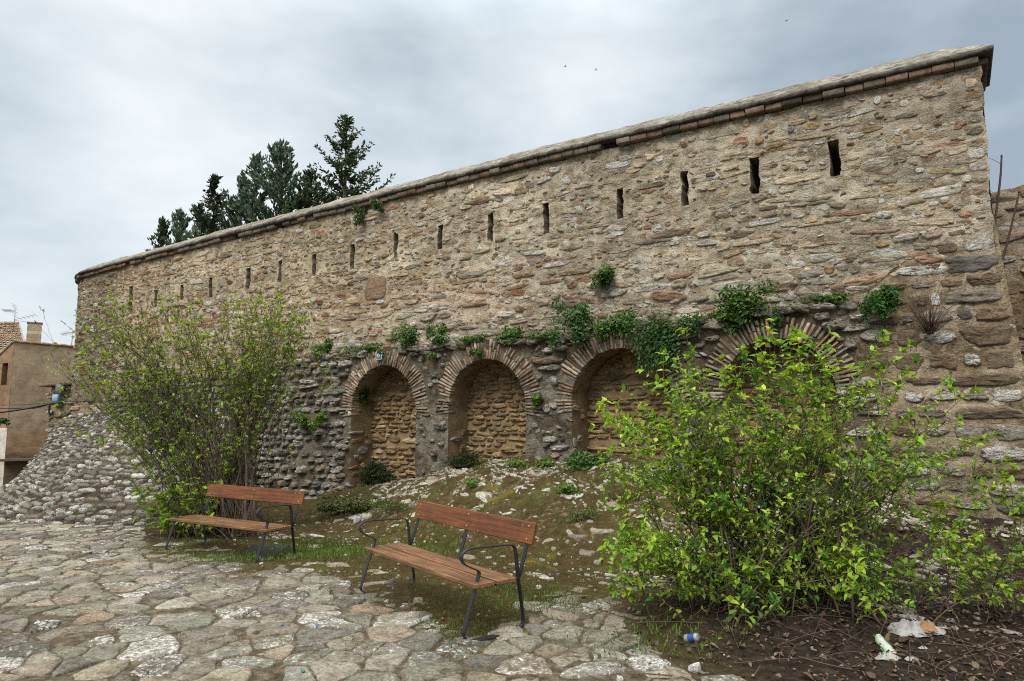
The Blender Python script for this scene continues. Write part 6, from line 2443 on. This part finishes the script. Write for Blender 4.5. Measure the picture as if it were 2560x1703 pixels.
# ------------------------------------------------------------------ birds
def build_birds():
    for x, y, dpt, yaw, dih, lab in ((1413, 166, 60, .3, .35, 'tiny dark bird in the sky, left of the two above the middle of the wall'), (1490, 175, 62, -.5, .5, 'tiny dark bird gliding just right of the left one'),
                                     (1966, 52, 60, .9, .3, 'tiny dark bird alone near the top right of the sky')):
        c = at(x, y, dpt)
        mb = MB()
        f = np.array([math.cos(yaw), math.sin(yaw), 0.05]) * .62
        r = np.array([-math.sin(yaw), math.cos(yaw), 0]) * .62
        u = np.array([0, 0, .62])
        tube(mb, [c - f * .16, c - f * .06, c + f * .06, c + f * .15, c + f * .18], [.008, .035, .04, .022, .004], 7, (.03, .03, .035, 0))
        for sg in (-1, 1):
            a = c + f * .05
            w1 = a + r * sg * .16 + u * .16 * dih
            w2 = w1 + r * sg * .18 + u * .02 - f * .06
            V = [a + f * .04, a - f * .06, w1 + f * .04, w1 - f * .07, w2]
            V2 = [v - u * .008 for v in V]
            mb.add(np.array(V + V2), [np.array([(0, 1, 3, 2), (5, 7, 8, 6)]), np.array([(2, 3, 4), (7, 9, 8)])], (.03, .03, .035, 0))
        tl = c - f * .16
        V = [tl, tl - f * .10 + r * .05, tl - f * .10 - r * .05]
        mb.add(np.array(V + [v - u * .006 for v in V]), np.array([(0, 1, 2), (3, 5, 4)]), (.03, .03, .035, 0))
        o = mb.build('bird', M['matt'])
        tag(o, lab, 'bird', 'birds in the sky')


build_birds()


# ------------------------------------------------------------------ litter and small things on the ground
def g3(x, y, up=0.0):
    p = gnd(x, y, 0.0)
    for _ in range(4):
        z = float(ground(p[0], p[1]))
        p = gnd(x, y, z)
    return np.array([p[0], p[1], z + up])


def cloth_blob(c, rx, ry, h, seed, tint, n=26, fold=.5):
    """a crumpled sheet lying in a heap, closed underneath"""
    th = np.linspace(0, 2 * math.pi, n, endpoint=False)
    mb = MB()
    V = [c + [0, 0, h]]
    rr = [.3, .6, .85, 1.0]
    for r in rr:
        for a in th:
            q = np.array([[math.cos(a) * 2.2, math.sin(a) * 2.2, r * 2 + seed]])
            k = 1 + .28 * float(nz(q, 1.3, seed)[0])
            z = h * (1 - r ** 2.2) + fold * h * float(nz(q * [2.2, 2.2, 1.5], 1.0, seed + 3)[0]) * (1 - .5 * r)
            V.append(c + [math.cos(a) * rx * r * k, math.sin(a) * ry * r * k, max(z, .004)])
    F3 = [(0, 1 + i, 1 + (i + 1) % n) for i in range(n)]
    F4 = []
    for j in range(len(rr) - 1):
        for i in range(n):
            a = 1 + j * n + i
            b = 1 + j * n + (i + 1) % n
            F4.append((a, a + n, b + n, b))
    mb.add(np.array(V), [np.array(F3), np.array(F4)], tint)
    return mb


M['film'] = mat_leaf('white_plastic_film', 0.35, 0.3, 0.5)


def build_litter():
    # carrier bag with something brown inside
    c = g3(2300, 1583)
    t = empty('plastic_bag', c, 'crumpled white plastic bag with brown paper inside under the right bush', 'bag')

    def put(o, cc=c, tt=t):
        o.parent = tt
        o.matrix_parent_inverse = Matrix.Translation(tuple(-float(v) for v in cc))
    put(cloth_blob(c + [-.08, 0, 0], .15, .11, .085, 5, (.42, .41, .42, 1), 34, .8).build('film', M['film']))
    put(cloth_blob(c + [.11, .02, 0], .10, .08, .045, 9, (.44, .43, .44, 1), 30, .9).build('handle', M['film']))
    put(cloth_blob(c + [.03, -.05, .03], .075, .05, .07, 12, (.27, .16, .08, 1), 24, .5).build('paper', M['matt']))
    # drink carton sleeve and tissues
    a, b = g3(2196, 1598), g3(2228, 1640)
    mb = MB()
    d = unit(b - a)
    s = unit(np.cross(d, [0, 0, 1]))
    n = 9
    V = []
    for i in range(n):
        p = a + (b - a) * i / (n - 1)
        wv = .040 - .012 * (i < 2) * (2 - i) / 2
        for k in range(4):
            f = k / 3 * 2 - 1
            V.append(p + s * wv * f + np.array([0, 0, .025 + .012 * (1 - f * f) + .006 * RNG.normal()]))
    V = np.array(V)
    tn = np.tile(np.array([.5, .52, .5, 0]), (len(V), 1))
    tn[0::4] = (.13, .27, .08, 0)
    tn[3::4] = (.2, .34, .12, 0)
    tn[-4:-3] = (.5, .16, .03, 0)
    mb.add(V, gridf(n, 4, True), tn)
    mb.add(V - [0, 0, .02], gridf(n, 4), (.4, .4, .4, 0))
    o = mb.build('snack_wrapper', M['paint'])
    tag(o, 'long white and green snack wrapper lying in the dead leaves', 'wrapper')
    for x, y, rx, lab in ((2218, 1648, .085, 'crumpled white tissue at the end of the snack wrapper'), (2280, 1651, .05, 'small crumpled tissue right of the snack wrapper'), (2308, 1622, .035, 'scrap of white film below the plastic bag')):
        o = cloth_blob(g3(x, y), rx, rx * .55, rx * .45, int(x), (.48, .47, .45, 1), 22, .9).build('tissue', M['film'])
        tag(o, lab, 'tissue', 'tissues in the litter')
    # crushed drinks can
    c = g3(1729, 1606, .033)
    t2 = empty('drinks_can', c - [0, 0, .033], 'crushed blue and silver drinks can in front of the right bush', 'can')
    ax = unit((.55, -.5, .25))
    mb = MB()
    q = [c + ax * v for v in (-.058, -.054, -.045, -.01, .02, .045, .054, .058)]
    tube(mb, q, [.024, .029, .033, .031, .027, .033, .029, .024], 16, (.5, .52, .55, 0))
    put(mb.build('body', M['grey_metal']), c - [0, 0, .033], t2)
    mb = MB()
    tube(mb, [c + ax * v for v in (-.018, .0, .02, .036)], [.0335, .0325, .0295, .0325], 16, (.02, .07, .27, 0), 0, False)
    put(mb.build('label_band', M['paint']), c - [0, 0, .033], t2)
    # dark steel cover under the left bench
    A = [g3(x, y, .012) for x, y in ((588, 1384), (640, 1362), (727, 1363), (690, 1390), (640, 1394))]
    mb = MB()
    V = np.array([*A, *[p - [0, 0, .03] for p in A]])
    m = len(A)
    mb.add(V, [np.arange(m)[None], np.array([(i, (i + 1) % m, (i + 1) % m + m, i + m) for i in range(m)])], (.028, .031, .036, 0))
    o = mb.build('cover_plate', M['paint'], None, False)
    tag(o, 'flat dark grey plate lying on the ground under the rear bench', 'plate')
    A = [g3(x, y, .01) for x, y in ((1176, 1602), (1225, 1590), (1262, 1583), (1268, 1588), (1205, 1604))]
    mb = MB()
    V = np.array([*A, *[p - [0, 0, .02] for p in A]])
    mb.add(V, [np.arange(m)[None], np.array([(i, (i + 1) % m, (i + 1) % m + m, i + m) for i in range(m)])], (.02, .021, .024, 0))
    o = mb.build('steel_strip', M['paint'], None, False)
    tag(o, 'rusty black strip lying between the feet of the front bench', 'strip')
    # single stones
    for x, y, r, col, lab in ((893, 1303, .075, (.36, .37, .38), 'bluish white stone left of the pale one behind the front bench'), (918, 1297, .09, (.44, .40, .33), 'pale stone behind the left armrest of the front bench'),
                              (1048, 1505, .05, (.36, .31, .24), 'small tan stone in front of the front bench'), (1735, 1674, .045, (.6, .6, .58), 'white pebble on the flags right of the front bench'),
                              (352, 1294, .16, (.33, .31, .28), 'loose rubble block at the right toe of the stone slope')):
        c = g3(x, y)
        mb = MB()
        stones(mb, np.array([0.0]), np.array([0.0]), np.array([r]), np.array([r * .6]), np.array([RNG.uniform(-.5, .5)]), np.array([r * .75]), np.array([[*col, .6]]),
               lambda u, v, h: np.stack([c[0] + u, c[1] + v, c[2] + h], -1), 0, 18, 3, .12, .03)
        o = mb.build('loose_stone', M['pave'])
        tag(o, lab, 'stone', 'loose stones on the ground')
    # bottle caps and scraps of colour
    for x, y, col, lab in ((620, 1687, (.5, .06, .05), 'tiny red scrap on the flagstones near the lower edge'), (757, 1686, (.05, .17, .14), 'green bottle cap on the flagstones near the lower edge'),
                           (706, 1569, (.04, .12, .3), 'blue bottle cap on the flagstones, left one'), (792, 1569, (.05, .15, .35), 'blue bottle cap on the flagstones, right one'),
                           (595, 1474, (.12, .22, .1), 'greenish scrap of glass on the flagstones'), (1107, 1553, (.4, .05, .07), 'pink scrap beside the front bench'), (1580, 1634, (.14, .2, .24), 'blue grey bottle cap beside the leaf litter')):
        c = g3(x, y, .02)
        mb = MB()
        tube(mb, [c, c + [0.002, 0, .006], c + [.003, 0, .008]], [.016, .015, .008], 12, tuple(col) + (0,))
        o = mb.build('bottle_cap', M['paint'])
        tag(o, lab, 'bottle cap', 'bottle caps and scraps on the ground')


build_litter()


# ------------------------------------------------------------------ loose cover: dead leaves, grass, moss cushions, twigs
def build_cover():
    n = 9000
    x, y = RNG.uniform(.6, 6.5, n), RNG.uniform(4.4, 8.4, n)
    w_ = np.maximum(np.exp(-(((x - 2.5) / 1.4) ** 2 + ((y - 5.9) / 1.1) ** 2)), sstep(1.4, 2.4, x) * .9)
    k = RNG.random(n) < w_
    x, y = x[k], y[k]
    n = len(x)
    P = np.stack([x, y, ground(x, y) + RNG.uniform(.004, .03, n)], -1)
    pal = np.array([(.07, .042, .026), (.10, .064, .042), (.045, .03, .022), (.14, .10, .07), (.085, .06, .047), (.18, .14, .105)])
    tint = np.concatenate([pal[RNG.integers(0, 6, n)] * RNG.normal(1, .2, (n, 1)), np.ones((n, 1))], 1)
    d = rvec(n) * [1, 1, .3]
    mb = MB()
    L = .034 * np.exp(RNG.normal(0, .42, n))
    leaves(mb, P, d, np.array([0, 0, 1.0]) + rvec(n) * .6, L, L * .55, tint)
    o = mb.build('dead_leaves', M['dead_leaf'])
    tag(o, 'brown dead leaves under the right bushes', 'leaf litter', kind='stuff')
    mb = MB()
    for i in range(170):
        a = np.array([RNG.uniform(.9, 5.2), RNG.uniform(4.8, 7.6)])
        if a[0] < 1.6 and RNG.random() < .6:
            continue
        an, L = RNG.uniform(0, 3.14), RNG.uniform(.15, .8)
        b = a + np.array([math.cos(an), math.sin(an)]) * L
        c = (a + b) / 2 + RNG.normal(0, .04, 2)
        pz = [float(ground(*q)) + h for q, h in ((a, .01), (c, RNG.uniform(.02, .07)), (b, RNG.uniform(.01, .06)))]
        tube(mb, smooth_poly([(*a, pz[0]), (*c, pz[1]), (*b, pz[2])], 2), RNG.uniform(.002, .0045), 4)
    for i in range(40):
        a = np.array([RNG.normal(-4.6, .6), RNG.normal(11.0, .35)])
        an, L = RNG.uniform(0, 3.14), RNG.uniform(.2, .7)
        b = a + np.array([math.cos(an), math.sin(an)]) * L
        tube(mb, [(*a, float(ground(*a)) + .02), (*((a + b) / 2), float(ground(*a)) + .07), (*b, float(ground(*b)) + .03)], .004, 4)
    o = mb.build('fallen_twigs', M['twig'])
    tag(o, 'thin fallen twigs on the soil', 'twigs', kind='stuff')
    # grass and moss tufts
    T = []
    n = 8500
    x, y = RNG.uniform(-6.5, 3.5, n), RNG.uniform(4.6, 13.5, n)
    q = paved(x, y) + .8 * fbm(np.stack([x, y, 0 * x], -1), (1.7, 1.7, 1), 3, 44)
    s, o_ = wall_so(x, y)
    cl = fbm(np.stack([x, y, 0 * x], -1), (1.1, 1.1, 1), 3, 61)
    k = (q < 0.5) & (q > -7) & (o_ > 0.6) & (RNG.random(n) < sstep(-.15, .35, cl) * .9 + .06) & ~((x > 1.4) & (y < 7.2))
    # and odd tufts in the joints of the flags
    k |= (q >= .5) & (RNG.random(n) < .035) & (y < 10)
    x, y = x[k], y[k]
    P0, D0, L0, C0 = [], [], [], []
    pal = [(.10, .155, .025), (.075, .12, .025), (.15, .16, .045), (.12, .11, .04), (.06, .10, .02)]
    for a, b in zip(x, y):
        m = RNG.integers(9, 26)
        r = RNG.uniform(.03, .10)
        c = np.array(pal[RNG.integers(len(pal))])
        qx, qy = a + RNG.normal(0, r, m), b + RNG.normal(0, r, m)
        P0.append(np.stack([qx, qy, ground(qx, qy) - .003], -1))
        D0.append(rvec(m) * .8 + [0, 0, 1.0])
        L0.append(RNG.uniform(.014, .05, m) * RNG.uniform(.6, 1.3))
        C0.append(np.concatenate([c * RNG.normal(1, .18, (m, 1)), np.ones((m, 1))], 1))
    # lusher grass round the bench feet
    for (bx, by, m) in ((-2.6, 9.3, 1500), (-1.9, 9.7, 1400), (-1.2, 9.6, 1000), (-.9, 10.4, 600), (-3.6, 9.0, 700), (-2.9, 10.2, 700), (.25, 6.6, 420), (-.2, 7.2, 300), (2.2, 6.9, 900), (1.2, 5.7, 260), (1.05, 5.45, 160)):
        qx, qy = bx + RNG.normal(0, .32, m), by + RNG.normal(0, .22, m)
        P0.append(np.stack([qx, qy, ground(qx, qy)], -1))
        D0.append(rvec(m) * .55 + [0, 0, 1.0])
        L0.append(RNG.uniform(.03, .08, m))
        C0.append(np.concatenate([np.array([.10, .17, .025]) * RNG.normal(1, .2, (m, 1)), np.ones((m, 1))], 1))
    # ferny tall grass behind the stems of the right bush
    m = 1500
    qx, qy = RNG.normal(2.75, .4, m), RNG.normal(6.7, .25, m)
    P0.append(np.stack([qx, qy, ground(qx, qy)], -1))
    D0.append(rvec(m) * .4 + [0, 0, 1.0])
    L0.append(RNG.uniform(.08, .34, m))
    C0.append(np.concatenate([np.array([.03, .10, .022]) * RNG.normal(1, .2, (m, 1)), np.ones((m, 1))], 1))
    # dry brown moss and olive cushions over the mound and the unpaved ground
    n = 26000
    x, y = RNG.uniform(-5.5, 4.6, n), RNG.uniform(5.0, 14.5, n)
    s, o_ = wall_so(x, y)
    q = paved(x, y) + .8 * fbm(np.stack([x, y, 0 * x], -1), (1.7, 1.7, 1), 3, 44)
    cl = fbm(np.stack([x, y, 0 * x], -1), (2.2, 2.2, 1), 3, 67)
    k = (q < .1) & (o_ > .55) & (cl > -.12) & ~((x > 1.2) & (y < 7.4))
    x, y, cl = x[k], y[k], cl[k]
    mm = 7
    qx, qy = np.repeat(x, mm) + RNG.normal(0, .022, len(x) * mm), np.repeat(y, mm) + RNG.normal(0, .022, len(x) * mm)
    P0.append(np.stack([qx, qy, ground(qx, qy) - .003], -1))
    D0.append(rvec(len(qx)) * .9 + [0, 0, .8])
    L0.append(RNG.uniform(.010, .032, len(qx)))
    pl = np.array([(.075, .05, .018), (.11, .07, .025), (.09, .08, .022), (.05, .035, .014), (.13, .115, .035), (.10, .115, .03)])
    hu = np.clip((fbm(np.stack([x, y, 0 * x], -1), (1.3, 1.3, 1), 2, 68) + .5) * 6 + RNG.normal(0, 1.0, len(x)), 0, 5.9).astype(int)
    C0.append(np.concatenate([np.repeat(pl[hu], mm, 0) * RNG.normal(1, .2, (len(qx), 1)), np.ones((len(qx), 1))], 1))
    P0, D0, L0, C0 = map(np.concatenate, (P0, D0, L0, C0))
    mb = MB()
    leaves(mb, P0, D0, rvec(len(P0)), L0, np.clip(L0 * .14, .003, .009), np.clip(C0, .005, 1), 0, True)
    o = mb.build('grass', M['grass'])
    tag(o, 'short grass and moss tufts on the ground behind the benches', 'grass', kind='stuff')
    # little stones and white chips scattered over moss and flags
    n = 2600
    x, y = RNG.uniform(-7, 3.8, n), RNG.uniform(4.6, 12.5, n)
    q = paved(x, y)
    k = (RNG.random(n) < np.where(q > .8, .15, .8)) & ~((x > 1.6) & (y < 7.4) & (RNG.random(n) < .7))
    x, y = x[k], y[k]
    n = len(x)
    mb = MB()
    W = .009 * np.exp(RNG.normal(0, .65, n))
    stones(mb, x, y, W, W * RNG.uniform(.5, .9, n), RNG.uniform(0, 3, n), W * .7, pcol(n, [(3, (.34, .31, .26), .3), (1.2, (.58, .56, .52), .6), (2, (.2, .17, .14), .1), (.6, (.3, .17, .11), 0)], .15),
           lambda u, v, h: np.stack([u, v, ground(u, v) + h + .002], -1), 0, 14, 3, .1, .01)
    o = mb.build('pebbles', M['quoin'])
    tag(o, 'small stones and white chips scattered on the ground', 'pebbles', kind='stuff')


build_cover()
